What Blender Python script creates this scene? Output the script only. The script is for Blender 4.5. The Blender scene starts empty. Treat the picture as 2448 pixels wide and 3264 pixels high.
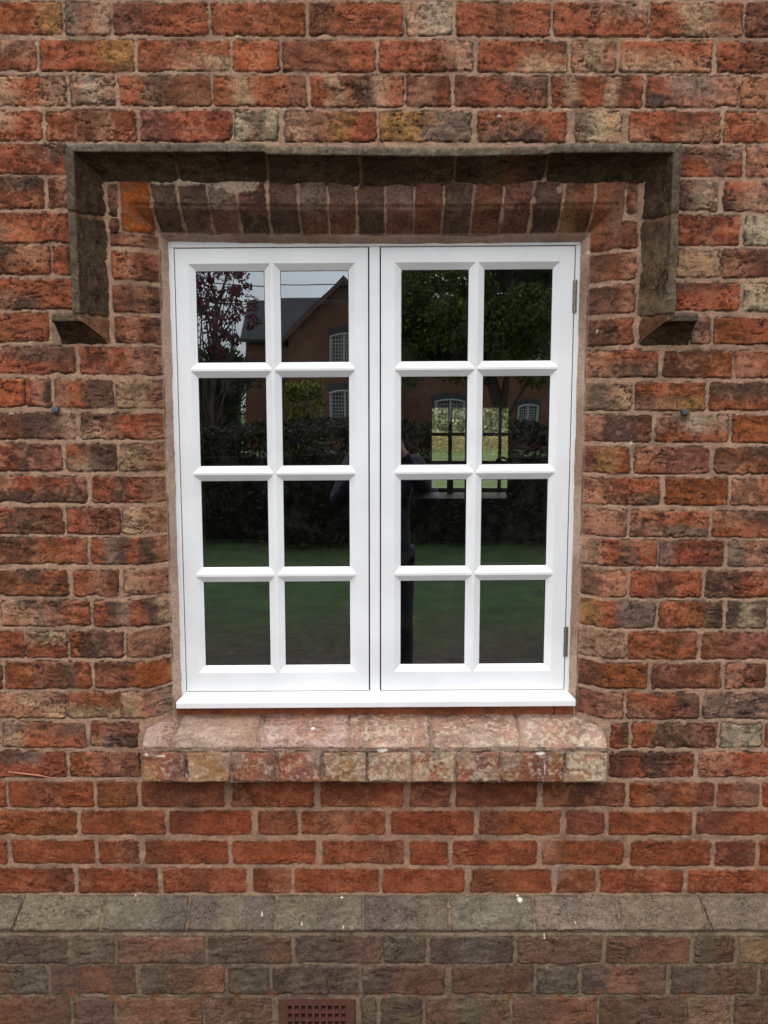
import bpy, bmesh, math, random
import numpy as np
from mathutils import Vector, Matrix
R = math.radians
random.seed(7)
SC = bpy.context.scene
COL = SC.collection

# ------------------------------------------------------------------ camera
F = 2700.0                      # focal length in source pixels
W0, H0 = 2448.0, 3264.0
TILT = math.atan(4.42e-5 * F)
CAMY, CAMZ = -2.09, 1.70
cam = bpy.data.cameras.new('camera')
cam.sensor_fit = 'VERTICAL'; cam.sensor_height = 36.0
cam.lens = 36.0 * F / H0
cam.clip_start = 0.02; cam.clip_end = 2000
camo = bpy.data.objects.new('camera', cam); COL.objects.link(camo)
camo.location = (0, CAMY, CAMZ)
camo.rotation_euler = (R(90) - TILT, 0, 0)
SC.camera = camo

# ------------------------------------------------------------------ sky and sun
SUN_EL, SUN_AZ = R(62), R(-25)          # azimuth measured from -Y towards -X
w = bpy.data.worlds.new('World'); SC.world = w; w.use_nodes = True
nt = w.node_tree; nt.nodes.clear()
sky = nt.nodes.new('ShaderNodeTexSky'); sky.sky_type = 'NISHITA'; sky.sun_disc = False
sky.sun_elevation = SUN_EL; sky.air_density = 1.0; sky.dust_density = 6.0; sky.ozone_density = 1.0
sundir = Vector((math.sin(SUN_AZ) * math.cos(SUN_EL), -math.cos(SUN_AZ) * math.cos(SUN_EL), math.sin(SUN_EL)))
sky.sun_rotation = math.atan2(sundir.x, sundir.y)
bg = nt.nodes.new('ShaderNodeBackground'); bg.inputs['Strength'].default_value = 0.10
hs = nt.nodes.new('ShaderNodeHueSaturation'); hs.inputs['Saturation'].default_value = 0.8
wo = nt.nodes.new('ShaderNodeOutputWorld')
nt.links.new(sky.outputs[0], hs.inputs['Color'])
wtc = nt.nodes.new('ShaderNodeTexCoord'); wn = nt.nodes.new('ShaderNodeTexNoise'); wn.inputs['Scale'].default_value = 2.5; wn.inputs['Detail'].default_value = 6
wr = nt.nodes.new('ShaderNodeValToRGB'); wr.color_ramp.elements[0].position = .3; wr.color_ramp.elements[0].color = (.62, .62, .62, 1); wr.color_ramp.elements[1].position = .7; wr.color_ramp.elements[1].color = (.95, .95, .95, 1)
wm = nt.nodes.new('ShaderNodeMix'); wm.data_type = 'RGBA'; 
wsx = nt.nodes.new('ShaderNodeSeparateXYZ'); nt.links.new(wtc.outputs['Generated'], wsx.inputs[0])
wmr = nt.nodes.new('ShaderNodeMapRange'); wmr.inputs[3].default_value = .90; wmr.inputs[4].default_value = 1.75; nt.links.new(wsx.outputs['Z'], wmr.inputs[0])
wvm = nt.nodes.new('ShaderNodeVectorMath'); wvm.operation = 'SCALE'; wvm.inputs[0].default_value = (16.8, 17.4, 18.6); nt.links.new(wmr.outputs[0], wvm.inputs['Scale']); nt.links.new(wvm.outputs[0], wm.inputs[7])
nt.links.new(wtc.outputs['Generated'], wn.inputs['Vector']); nt.links.new(wn.outputs[0], wr.inputs[0]); nt.links.new(wr.outputs[0], wm.inputs[0])
nt.links.new(hs.outputs[0], wm.inputs[6]); nt.links.new(wm.outputs[2], bg.inputs['Color'])
nt.links.new(bg.outputs[0], wo.inputs['Surface'])
sl = bpy.data.lights.new('sun', 'SUN'); sl.energy = 1.3; sl.angle = R(55); sl.color = (1, 0.96, 0.9)
so = bpy.data.objects.new('sun', sl); COL.objects.link(so)
so.rotation_euler = (-sundir).to_track_quat('-Z', 'Y').to_euler()
SC.view_settings.view_transform = 'Standard'; SC.view_settings.look = 'None'
SC.view_settings.gamma = 1.0; SC.view_settings.exposure = -0.08

# ------------------------------------------------------------------ pixel -> plane helpers
ct, st = math.cos(TILT), math.sin(TILT)
def at(u, v, Y=0.0):
    """point of the vertical plane y=Y that the photograph shows at (u, v)"""
    a = (u - W0 / 2) / F; b = (v - H0 / 2) / F
    dy = ct - b * st; dz = -st - b * ct
    t = (Y - CAMY) / dy
    return (a * t, CAMZ + dz * t)
def X(u, v, Y=0.0): return at(u, v, Y)[0]
def Z(v, Y=0.0): return at(W0 / 2, v, Y)[1]
GLY = 0.095                     # plane of the panes
def refl(u, v, Y):
    """point at real depth Y (garden side) seen mirrored in the panes at (u, v)"""
    return at(u, v, 2 * GLY - Y)

# ------------------------------------------------------------------ noise
def _hash(ix, iy, s):
    h = (ix.astype(np.int64) * 374761393 + iy.astype(np.int64) * 668265263 + s * 1442695041) & 0xffffffff
    h = ((h ^ (h >> 13)) * 1274126177) & 0xffffffff
    h = (h ^ (h >> 16)) & 0xffffffff
    return h / 4294967295.0
def vnoise(x, y, s=0):
    ix = np.floor(x); iy = np.floor(y); fx = x - ix; fy = y - iy
    fx = fx * fx * (3 - 2 * fx); fy = fy * fy * (3 - 2 * fy)
    a = _hash(ix, iy, s); b = _hash(ix + 1, iy, s); c = _hash(ix, iy + 1, s); d = _hash(ix + 1, iy + 1, s)
    return (a * (1 - fx) + b * fx) * (1 - fy) + (c * (1 - fx) + d * fx) * fy
def fbm(x, y, s=0, o=4):
    t = 0; a = 0.5; n = 0
    for k in range(o):
        t = t + a * vnoise(x + 17.3 * k, y - 9.1 * k, s + k * 7); n += a; a *= 0.55; x = x * 2.03; y = y * 2.03
    return t / n
def sst(a, b, x):
    t = np.clip((x - a) / (b - a), 0, 1); return t * t * (3 - 2 * t)

def lin(c):
    c = np.array(c, float) / 255.0
    return np.where(c <= 0.04045, c / 12.92, ((c + 0.055) / 1.055) ** 2.4)
PAL = {'R': (154, 88, 60), 'r': (174, 98, 62), 'O': (142, 82, 44), 'Y': (158, 120, 72), 'B': (116, 75, 54),
       'D': (92, 76, 66), 'K': (66, 58, 53), 'C': (176, 148, 120), 'W': (184, 174, 148), 'P': (164, 120, 96),
       'G': (128, 114, 102), 'M': (124, 82, 70), 'g': (104, 98, 80), 'N': (118, 113, 98), 'n': (94, 90, 88),
       'T': (156, 82, 34), 'S': (170, 152, 138), 's': (156, 128, 112), 'H': (90, 84, 68), 'h': (66, 62, 50),
       'L': (150, 146, 136)}
GAIN = 0.88
PL = {k: lin(v) * GAIN for k, v in PAL.items()}
MORT = lin((168, 138, 116)); MORT2 = lin((154, 134, 116)); DARK = lin((50, 38, 32)); CREAM = lin((196, 182, 156))

# ------------------------------------------------------------------ materials
def newmat(name):
    m = bpy.data.materials.new(name); m.use_nodes = True
    n = m.node_tree; b = n.nodes['Principled BSDF']
    return m, n, b
def node(n, t, **k):
    q = n.nodes.new(t)
    for a, v in k.items():
        if a.startswith('_'): q.inputs[a[1:].replace('_', ' ')].default_value = v
        else: setattr(q, a, v)
    return q
def ramp(n, src, pts):
    r = n.nodes.new('ShaderNodeValToRGB'); e = r.color_ramp.elements
    while len(e) < len(pts): e.new(0.5)
    for i, (p, c) in enumerate(pts):
        e[i].position = p; e[i].color = (c, c, c, 1) if isinstance(c, (int, float)) else (*c, 1)
    n.links.new(src, r.inputs[0]); return r
def mixc(n, fac, a, b, mode='MIX'):
    m = n.nodes.new('ShaderNodeMix'); m.data_type = 'RGBA'; m.blend_type = mode
    for s, v in ((m.inputs[0], fac), (m.inputs[6], a), (m.inputs[7], b)):
        if hasattr(v, 'links') or hasattr(v, 'is_linked'): n.links.new(v, s)
        elif isinstance(v, (int, float)): s.default_value = v
        else: s.default_value = (*v, 1)
    return m.outputs[2]

def masonry_mat(name, speck=0.8, bump=0.5, rough=0.92, grit=.5, gth=.68):
    m, n, b = newmat(name)
    tc = node(n, 'ShaderNodeTexCoord'); at_ = node(n, 'ShaderNodeVertexColor', layer_name='Col')
    # fine grain
    g = node(n, 'ShaderNodeTexNoise', _Scale=420.0, _Detail=6.0, _Roughness=0.7); n.links.new(tc.outputs['Object'], g.inputs['Vector'])
    gr = ramp(n, g.outputs[0], [(0.25, 0.35), (0.5, 1.0), (0.8, 1.6)])
    c1 = mixc(n, 1.0, at_.outputs['Color'], gr.outputs[0], 'MULTIPLY')
    g2 = node(n, 'ShaderNodeTexNoise', _Scale=130.0, _Detail=5.0, _Roughness=0.7); n.links.new(tc.outputs['Object'], g2.inputs['Vector'])
    gr2 = ramp(n, g2.outputs[0], [(0.3, 0.70), (0.5, 1.0), (0.72, 1.22)]); c1 = mixc(n, 1.0, c1, gr2.outputs[0], 'MULTIPLY')
    # soot pits, clustered
    p = node(n, 'ShaderNodeTexNoise', _Scale=190.0, _Detail=3.0, _Roughness=0.65); n.links.new(tc.outputs['Object'], p.inputs['Vector'])
    pr = ramp(n, p.outputs[0], [(0.575, 0.0), (0.65, 1.0)])
    q = node(n, 'ShaderNodeTexNoise', _Scale=16.0, _Detail=4.0, _Roughness=0.6); n.links.new(tc.outputs['Object'], q.inputs['Vector'])
    qr = ramp(n, q.outputs[0], [(0.40, 0.15), (0.62, 1.0)])
    mu = node(n, 'ShaderNodeMath', operation='MULTIPLY'); n.links.new(pr.outputs[0], mu.inputs[0]); n.links.new(qr.outputs[0], mu.inputs[1])
    mu2 = node(n, 'ShaderNodeMath', operation='MULTIPLY'); n.links.new(mu.outputs[0], mu2.inputs[0]); mu2.inputs[1].default_value = speck
    mu3 = node(n, 'ShaderNodeMath', operation='MULTIPLY'); n.links.new(mu2.outputs[0], mu3.inputs[0]); n.links.new(at_.outputs['Alpha'], mu3.inputs[1])
    c2 = mixc(n, mu3.outputs[0], c1, tuple(lin((40, 27, 23))))
    # hairline drag cracks
    mp = node(n, 'ShaderNodeMapping'); mp.inputs['Scale'].default_value = (.38, 1, 1); mp.inputs['Rotation'].default_value = (0, .15, 0); n.links.new(tc.outputs['Object'], mp.inputs[0])
    ck = node(n, 'ShaderNodeTexNoise', _Scale=38.0, _Detail=5.0, _Roughness=0.6, _Distortion=.4); n.links.new(mp.outputs[0], ck.inputs['Vector'])
    sb = node(n, 'ShaderNodeMath', operation='SUBTRACT'); n.links.new(ck.outputs[0], sb.inputs[0]); sb.inputs[1].default_value = .5
    ab = node(n, 'ShaderNodeMath', operation='ABSOLUTE'); n.links.new(sb.outputs[0], ab.inputs[0])
    cr = ramp(n, ab.outputs[0], [(0.0, 1.0), (0.010, 0.0)])
    cq = node(n, 'ShaderNodeTexNoise', _Scale=9.0, _Detail=3.0); n.links.new(tc.outputs['Object'], cq.inputs['Vector'])
    cqr = ramp(n, cq.outputs[0], [(0.50, 0.0), (0.60, .85)])
    cm = node(n, 'ShaderNodeMath', operation='MULTIPLY'); n.links.new(cr.outputs[0], cm.inputs[0]); n.links.new(cqr.outputs[0], cm.inputs[1])
    cm2 = node(n, 'ShaderNodeMath', operation='MULTIPLY'); n.links.new(cm.outputs[0], cm2.inputs[0]); n.links.new(at_.outputs['Alpha'], cm2.inputs[1])
    c2 = mixc(n, cm2.outputs[0], c2, tuple(lin((42, 30, 26))))
    # pale grit
    l = node(n, 'ShaderNodeTexNoise', _Scale=260.0, _Detail=2.0); n.links.new(tc.outputs['Object'], l.inputs['Vector'])
    lr = ramp(n, l.outputs[0], [(gth, 0.0), (gth + .07, grit)])
    c3 = mixc(n, lr.outputs[0], c2, tuple(lin((178, 150, 126))))
    n.links.new(c3, b.inputs['Base Color'])
    b.inputs['Roughness'].default_value = rough
    b.inputs['Specular IOR Level'].default_value = 0.12
    h = node(n, 'ShaderNodeMath', operation='SUBTRACT'); n.links.new(g.outputs[0], h.inputs[0]); n.links.new(mu2.outputs[0], h.inputs[1])
    bp = node(n, 'ShaderNodeBump', _Strength=bump, _Distance=0.0022); n.links.new(h.outputs[0], bp.inputs['Height'])
    n.links.new(bp.outputs[0], b.inputs['Normal'])
    return m
M_WALL = masonry_mat('old_brickwork', 0.9, 0.65)
M_MOULD = masonry_mat('weathered_brick_moulding', 0.5, 0.6)
M_SILLB = masonry_mat('lichened_brick', 0.5, 0.6, 0.8, .6, .63)

def simple(name, col, rough=0.6, metal=0.0, noise=0.0, scale=30, spec=0.5):
    m, n, b = newmat(name)
    b.inputs['Roughness'].default_value = rough; b.inputs['Metallic'].default_value = metal
    b.inputs['Specular IOR Level'].default_value = spec
    c = tuple(lin(col))
    if noise:
        tc = node(n, 'ShaderNodeTexCoord'); g = node(n, 'ShaderNodeTexNoise', _Scale=float(scale), _Detail=6.0, _Roughness=0.65)
        n.links.new(tc.outputs['Object'], g.inputs['Vector'])
        r = ramp(n, g.outputs[0], [(0.25, 1 - noise), (0.75, 1 + noise * 0.6)])
        n.links.new(mixc(n, 1.0, c, r.outputs[0], 'MULTIPLY'), b.inputs['Base Color'])
        bp = node(n, 'ShaderNodeBump', _Strength=0.3, _Distance=0.01); n.links.new(g.outputs[0], bp.inputs['Height']); n.links.new(bp.outputs[0], b.inputs['Normal'])
    else: b.inputs['Base Color'].default_value = (*c, 1)
    return m

def paint_mat():
    m, n, b = newmat('white_painted_timber')
    tc = node(n, 'ShaderNodeTexCoord')
    mp = node(n, 'ShaderNodeMapping'); mp.inputs['Scale'].default_value = (1, 1, 0.12); n.links.new(tc.outputs['Object'], mp.inputs[0])
    g = node(n, 'ShaderNodeTexNoise', _Scale=90.0, _Detail=5.0, _Roughness=0.6); n.links.new(mp.outputs[0], g.inputs['Vector'])
    k = node(n, 'ShaderNodeTexNoise', _Scale=5.0, _Detail=5.0); n.links.new(tc.outputs['Object'], k.inputs['Vector'])
    r = ramp(n, k.outputs[0], [(0.3, 0.88), (0.6, 1.0)])
    c = mixc(n, 1.0, (0.81, 0.815, 0.81), r.outputs[0], 'MULTIPLY')
    s = node(n, 'ShaderNodeTexVoronoi', _Scale=22.0); n.links.new(tc.outputs['Object'], s.inputs['Vector'])
    sr = ramp(n, s.outputs['Distance'], [(0.018, 0.6), (0.045, 0.0)])
    sk = node(n, 'ShaderNodeTexNoise', _Scale=9.0); n.links.new(tc.outputs['Object'], sk.inputs['Vector'])
    skr = ramp(n, sk.outputs[0], [(0.55, 0.0), (0.6, 1.0)])
    mm = node(n, 'ShaderNodeMath', operation='MULTIPLY'); n.links.new(sr.outputs[0], mm.inputs[0]); n.links.new(skr.outputs[0], mm.inputs[1])
    n.links.new(mixc(n, mm.outputs[0], c, (0.25, 0.22, 0.18)), b.inputs['Base Color'])
    b.inputs['Roughness'].default_value = 0.38
    bp = node(n, 'ShaderNodeBump', _Strength=0.22, _Distance=0.002); n.links.new(g.outputs[0], bp.inputs['Height']); n.links.new(bp.outputs[0], b.inputs['Normal'])
    return m
M_PAINT = paint_mat()
M_GAP = simple('dark_seal_and_gap_shade', (26, 26, 28), 0.9)  # glazing seal at the panes, also the shade painted into the casement gaps

def glass_mat(name, refl_gain=8.0, tint=(0.88, 0.90, 0.86)):
    m = bpy.data.materials.new(name); m.use_nodes = True; n = m.node_tree; n.nodes.clear()
    o = node(n, 'ShaderNodeOutputMaterial'); t = node(n, 'ShaderNodeBsdfTransparent'); t.inputs[0].default_value = (*tint, 1)
    g = node(n, 'ShaderNodeBsdfGlossy'); g.inputs['Roughness'].default_value = 0.0; g.inputs[0].default_value = (0.90, 0.98, 1, 1)
    fr = node(n, 'ShaderNodeFresnel'); fr.inputs[0].default_value = 1.5
    mu = node(n, 'ShaderNodeMath', operation='MULTIPLY'); mu.use_clamp = True; n.links.new(fr.outputs[0], mu.inputs[0]); mu.inputs[1].default_value = refl_gain
    tc = node(n, 'ShaderNodeTexCoord'); z = node(n, 'ShaderNodeTexNoise', _Scale=4.0, _Detail=1.0); n.links.new(tc.outputs['Object'], z.inputs['Vector'])
    bp = node(n, 'ShaderNodeBump', _Strength=0.10, _Distance=0.004); n.links.new(z.outputs[0], bp.inputs['Height']); n.links.new(bp.outputs[0], g.inputs['Normal'])
    mx = node(n, 'ShaderNodeMixShader'); n.links.new(mu.outputs[0], mx.inputs[0]); n.links.new(t.outputs[0], mx.inputs[1]); n.links.new(g.outputs[0], mx.inputs[2])
    # faint dust film
    d = node(n, 'ShaderNodeBsdfDiffuse'); d.inputs[0].default_value = (0.5, 0.5, 0.48, 1)
    dn = node(n, 'ShaderNodeTexNoise', _Scale=14.0, _Detail=8.0, _Roughness=0.75); n.links.new(tc.outputs['Object'], dn.inputs['Vector'])
    dr = ramp(n, dn.outputs[0], [(0.48, 0.001), (0.85, 0.035)])
    mx2 = node(n, 'ShaderNodeMixShader'); n.links.new(dr.outputs[0], mx2.inputs[0]); n.links.new(mx.outputs[0], mx2.inputs[1]); n.links.new(d.outputs[0], mx2.inputs[2])
    n.links.new(mx2.outputs[0], o.inputs[0]); return m
M_GLASS = glass_mat('window_glass')
M_GLASS2 = glass_mat('rear_window_glass', 1.0, (0.95, 0.96, 0.94))

# ------------------------------------------------------------------ object helpers
def tag(o, label=None, cat=None, group=None, kind=None):
    if label: o['label'] = label
    if cat: o['category'] = cat
    if group: o['group'] = group
    if kind: o['kind'] = kind
    return o
def empty(name, loc=(0, 0, 0), **k):
    o = bpy.data.objects.new(name, None); COL.objects.link(o); o.location = loc; o.empty_display_size = 0.1
    return tag(o, **k)
def link(name, me, mats, parent=None):
    for m in (mats if isinstance(mats, (list, tuple)) else [mats]): me.materials.append(m)
    o = bpy.data.objects.new(name, me); COL.objects.link(o)
    if parent:
        o.parent = parent
        if parent.type == 'EMPTY': o.matrix_parent_inverse = Matrix.Translation(-parent.location)
    return o
def grid_mesh(name, P, C, mat, parent, mask=None, smooth=True):
    """P (n,m,3) points, C (n,m,4) colours, mask (n-1,m-1) of faces kept"""
    n, m = P.shape[:2]
    idx = np.arange(n * m).reshape(n, m)
    q = np.stack([idx[:-1, :-1], idx[:-1, 1:], idx[1:, 1:], idx[1:, :-1]], -1)
    q = q[mask] if mask is not None else q.reshape(-1, 4)
    used, inv = np.unique(q.ravel(), return_inverse=True)
    V = P.reshape(-1, 3)[used].astype(np.float32); K = C.reshape(-1, 4)[used].astype(np.float32)
    me = bpy.data.meshes.new(name); nf = len(q)
    me.vertices.add(len(V)); me.vertices.foreach_set('co', V.ravel())
    me.loops.add(nf * 4); me.loops.foreach_set('vertex_index', inv.astype(np.int32).ravel())
    me.polygons.add(nf); me.polygons.foreach_set('loop_start', np.arange(nf, dtype=np.int32) * 4)
    me.polygons.foreach_set('use_smooth', np.full(nf, smooth))
    me.update(calc_edges=True)
    a = me.color_attributes.new('Col', 'FLOAT_COLOR', 'POINT'); a.data.foreach_set('color', K.ravel())
    me.validate()
    return link(name, me, mat, parent)
def bm_obj(name, bm, mat, parent=None, smooth=False):
    bmesh.ops.recalc_face_normals(bm, faces=bm.faces)
    me = bpy.data.meshes.new(name); bm.to_mesh(me); bm.free()
    if smooth:
        for p in me.polygons: p.use_smooth = True
    return link(name, me, mat, parent)
def box(bm, x0, x1, y0, y1, z0, z1, bev=0.0, mi=0):
    vs = [bm.verts.new((x, y, z)) for x in (x0, x1) for y in (y0, y1) for z in (z0, z1)]
    fs = [bm.faces.new([vs[i] for i in f]) for f in ((0, 1, 3, 2), (4, 6, 7, 5), (0, 4, 5, 1), (2, 3, 7, 6), (0, 2, 6, 4), (1, 5, 7, 3))]
    for f in fs: f.material_index = mi
    if bev:
        es = {e for f in fs for e in f.edges}
        bmesh.ops.bevel(bm, geom=list(es), offset=bev, segments=2, affect='EDGES', profile=0.5)
    return vs
def tube(bm, pts, rad, seg=8, cap=True):
    rings = []; pts = [Vector(p) for p in pts]
    rad = rad if isinstance(rad, (list, tuple)) else [rad] * len(pts)
    for i, p in enumerate(pts):
        d = (pts[min(i + 1, len(pts) - 1)] - pts[max(i - 1, 0)]).normalized()
        a = d.orthogonal().normalized() if i == 0 else (prev - d * prev.dot(d)).normalized()
        prev = a; b = d.cross(a)
        rings.append([bm.verts.new(p + (a * math.cos(t) + b * math.sin(t)) * rad[i]) for t in [2 * math.pi * k / seg for k in range(seg)]])
    for r0, r1 in zip(rings, rings[1:]):
        for k in range(seg): bm.faces.new((r0[k], r0[(k + 1) % seg], r1[(k + 1) % seg], r1[k]))
    if cap: bm.faces.new(rings[0][::-1]); bm.faces.new(rings[-1])

# ------------------------------------------------------------------ brick patterns
class Field:
    """colour + relief of masonry over a 2-D parameter plane (a, b) in metres"""
    def __init__(s, A, B, seed=0, warp=1.0, mort=None, mh=0.0, base=(132, 80, 56), bk=.14, tone=(1.0, .90, .82)):
        s.A, s.B, s.seed = A, B, seed
        s.base, s.bk, s.tone, s.veil = lin(base), bk, np.array(tone), None
        s.wa = A + warp * (0.0045 * (fbm(A * 26, B * 26, seed + 1, 3) - .5) + 0.0048 * (fbm(A * 95, B * 95, seed + 2, 3) - .5))
        s.wb = B + warp * (0.0052 * (fbm(A * 22, B * 26, seed + 3, 3) - .5) + 0.0052 * (fbm(A * 95, B * 95, seed + 4, 3) - .5))
        n = fbm(A * 8, B * 8, seed + 5, 4); n2 = fbm(A * 70, B * 70, seed + 6, 3)
        m = MORT * (1 - n[..., None]) + MORT2 * n[..., None] if mort is None else np.ones(A.shape + (3,)) * mort
        s.C = m * (0.72 + 0.52 * n2[..., None]) * (1 - .26 * sst(.50, .66, fbm(A * 19, B * 27, seed + 21, 5)))[..., None]
        s.Al = np.full(A.shape, 0.35)
        s.H = mh + 0.0024 * (n2 - .5) + 0.002 * (n - .5)
        s.crk = fbm(A * 30, B * 30, seed + 8, 3); s.n1 = fbm(A * 24, B * 42, seed + 9, 5); s.n2 = fbm(A * 60, B * 130, seed + 10, 4)
        s.n3 = fbm(A * 45, B * 45, seed + 11, 5); s.n4 = fbm(A * 14, B * 70, seed + 12, 5); s.n5 = fbm(A * 110, B * 110, seed + 13, 4)
        s.rs = np.random.RandomState(seed + 99)
        wx = fbm(A * 11, B * 11, seed + 14, 3) * 2.2
        rg = fbm(A * 17 + wx, B * 46 + A * 9 + wx, seed + 15, 5)
        s.rg = np.exp(-((rg - .5) / .016) ** 2) * sst(.46, .60, fbm(A * 13, B * 16, seed + 16, 3))
        s.rt = fbm(A * 30 + wx * 2, B * 85 + A * 20, seed + 17, 4)
    def brick(s, a0, a1, bl0, bl1, br0=None, br1=None, code='R', rad=0.006, lift=0.0022, stain=1.0, lichen=0.0, crack=1.0, skew=0.0):
        """bl0,bl1 = bottom, top at left end; br0,br1 at right end; skew shears the ends"""
        if br0 is None: br0, br1 = bl0, bl1
        lo, hi = min(bl0, br0) - .01, max(bl1, br1) + .01
        ka = np.where((s.Aline > a0 - .012 - abs(skew)) & (s.Aline < a1 + .012 + abs(skew)))[0]; kb = np.where((s.Bline > lo) & (s.Bline < hi))[0]
        if len(ka) < 2 or len(kb) < 2: return
        sl = (slice(kb[0], kb[-1] + 1), slice(ka[0], ka[-1] + 1))
        wa, wb = s.wa[sl], s.wb[sl]
        u0 = (wa - a0) / (a1 - a0); uc = np.clip(u0, 0, 1)
        b0 = bl0 + (br0 - bl0) * uc; b1 = bl1 + (br1 - bl1) * uc
        if skew: wa = wa - skew * ((wb - b0) / (b1 - b0) - .5)
        ha = (a1 - a0) / 2; hb = (b1 - b0) / 2
        pa = np.abs(wa - (a0 + a1) / 2) - ha + rad; pb = np.abs(wb - (b0 + b1) / 2) - hb + rad
        d = np.hypot(np.maximum(pa, 0), np.maximum(pb, 0)) + np.minimum(np.maximum(pa, pb), 0) - rad
        d = d - .0009 + .0042 * sst(.50, .74, s.n4[sl] * .5 + s.crk[sl] * .5)
        cov = sst(0.0010, -0.0012, d)
        rs = s.rs
        u = np.clip((wa - a0) / (a1 - a0), 0, 1); v = np.clip((b1 - wb) / (b1 - b0), 0, 1)
        rows = code.split('/')
        n1, n2, n3, n4, n5 = s.n1[sl], s.n2[sl], s.n3[sl], s.n4[sl], s.n5[sl]
        def rowcol(r):
            k = len(r); pc = np.array([PL[c] for c in r])
            if k == 1: return np.ones(u.shape + (3,)) * pc[0]
            t = np.clip(u * k - .5 + (n1 - .5) * .9 + (n5 - .5) * .9, 0, k - 1.0001); i = t.astype(int); f = sst(.12, .88, t - i)[..., None]
            return pc[i] * (1 - f) + pc[i + 1] * f
        c = rowcol(rows[0])
        if len(rows) > 1:
            f = sst(.22, .78, v + (n4 - .5) * .9 + (n5 - .5) * .6)[..., None]
            c = c * (1 - f) + rowcol(rows[1]) * f
        c = c * (1 - s.bk) + s.base * s.bk
        c = c * (1 + rs.uniform(-.10, .10)) * (1 + rs.uniform(-.05, .05, 3))
        sh = rs.uniform(-.05, .05)
        # broad then fine mottling
        c = c * (0.70 + 0.60 * n1)[..., None] * (0.52 + 0.96 * n5)[..., None]
        k1 = sst(.49 + sh, .575 + sh, n4 * .34 + n3 * .24 + n5 * .42) * .82 * stain
        c = c * (1 - k1[..., None]) + (DARK * .6 + c * .35) * k1[..., None]
        k2 = sst(.54, .66, n2 * .6 + n5 * .4) * .7 * stain
        c = c * (1 - k2[..., None]) + (DARK * .8 + c * .15) * k2[..., None]
        k3 = sst(.50, .64, 1 - n3 * .6 - n5 * .4 + sh) * .55 * (0.35 + .9 * rs.rand())
        c = c * (1 - k3[..., None]) + ((PL['P'] * .8 if s.veil is None else s.veil) + c * .4) * k3[..., None]
        c = c * (0.74 + 0.52 * s.rt[sl])[..., None]
        kr = s.rg[sl] * (.55 + .6 * stain) * (stain > .2); c = c * (1 - .8 * kr[..., None]) + DARK * .5 * .8 * kr[..., None]
        if lichen:
            kl = sst(.60 - .22 * lichen, .70 - .16 * lichen, n5 * .78 + n3 * .22) * min(1, .5 + .4 * lichen)
            c = c * (1 - kl[..., None]) + CREAM * (.7 + .4 * n1[..., None]) * kl[..., None]
        # arrises: chipped, sooty
        e = sst(-.009, -.001, d) * sst(.42, .62, n5 * .5 + n3 * .5) * .6
        c = c * (1 - e[..., None]) + (DARK * 1.6) * e[..., None]
        q = cov[..., None]
        s.C[sl] = s.C[sl] * (1 - q) + c * q
        s.Al[sl] = s.Al[sl] * (1 - cov) + cov
        off = lift + rs.uniform(-.0010, .0012) + (u - .5) * rs.uniform(-.0016, .0016)
        h = off * sst(.001, -.0035, d) + cov * (.0034 * (n3 - .5) + .0016 * (n5 - .5) - .0012 * k1 - .0010 * k2 - .0026 * kr + .0030 * (s.rt[sl] - .5))
        s.H[sl] = s.H[sl] * (1 - cov) + h * cov
        # opened joint: shallow gap with its shadow painted as a thin dark line, mostly underneath
        under = np.where(wb < (b0 + b1) / 2, .10, 0.0)
        cm = np.exp(-((d - .0004) / .0011) ** 2) * sst(.44, .57, s.crk[sl] + under) * crack
        s.C[sl] = s.C[sl] * (1 - .80 * cm[..., None]) + DARK * .35 * (.80 * cm[..., None])
        s.H[sl] -= .0040 * cm
    def blot(s, a, b, ra, rb, col, k=1.0, n=.5):
        d = np.hypot((s.A - a) / ra, (s.B - b) / rb) + (s.n3 - .5) * 2 * n + (s.n5 - .5) * n
        f = (sst(1.0, .6, d) * k)[..., None]
        s.C[:] = s.C * (1 - f) + np.array(col) * f
    def rgba(s): return np.concatenate([np.clip(s.C * s.tone, .004, .9), s.Al[..., None]], -1)
def field(al, bl, **k):
    A, B = np.meshgrid(al, bl); f = Field(A, B, **k); f.Aline, f.Bline = al, bl; return f
def lines(cuts, steps):
    out = [cuts[0]]
    for a, b, s in zip(cuts, cuts[1:], steps):
        n = max(1, int(round((b - a) / s))); out += [a + (b - a) * (k + 1) / n for k in range(n)]
    return np.array(out)
rc = random.Random(5)
def randcode(low=False):
    n = rc.choice((1, 2, 3, 3, 4)); pool = 'RRRBROMPD' if not low else 'BDgMDBR'
    s = ''.join(rc.choice(pool) for _ in range(n))
    if rc.random() < .35: s += '/' + ''.join(rc.choice(pool + 'C') for _ in range(n))
    if rc.random() < .10: s = 'CWC'
    return s

# rows: (left top, left bottom, right top, right bottom) in photo pixels
LT = [8,129,241,353,460,566,678,783,890,998,1105,1210,1317,1416,1520,1617,1715,1818,1915,2013,2110,2208,2302,2396,2490,2584,2679,2767]
LB = [110,226,337,449,555,664,774,875,986,1089,1192,1299,1400,1501,1601,1702,1798,1900,1996,2096,2194,2288,2382,2476,2572,2660,2752,2845]
RT = [9,133,244,357,469,579,687,798,901,1011,1118,1221,1324,1426,1523,1628,1722,1820,1917,2016,2116,2210,2306,2398,2494,2586,2681,2772]
RB = [118,231,343,454,563,673,782,885,991,1096,1203,1308,1409,1510,1610,1711,1805,1904,2002,2101,2194,2291,2383,2477,2571,2660,2758,2845]
def rowz(i):
    """bottom, top of course i at the left (x=-.78) and the right (x=.78)"""
    return Z(LB[i]), Z(LT[i]), Z(RB[i]), Z(RT[i])
J = 'J'
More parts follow.
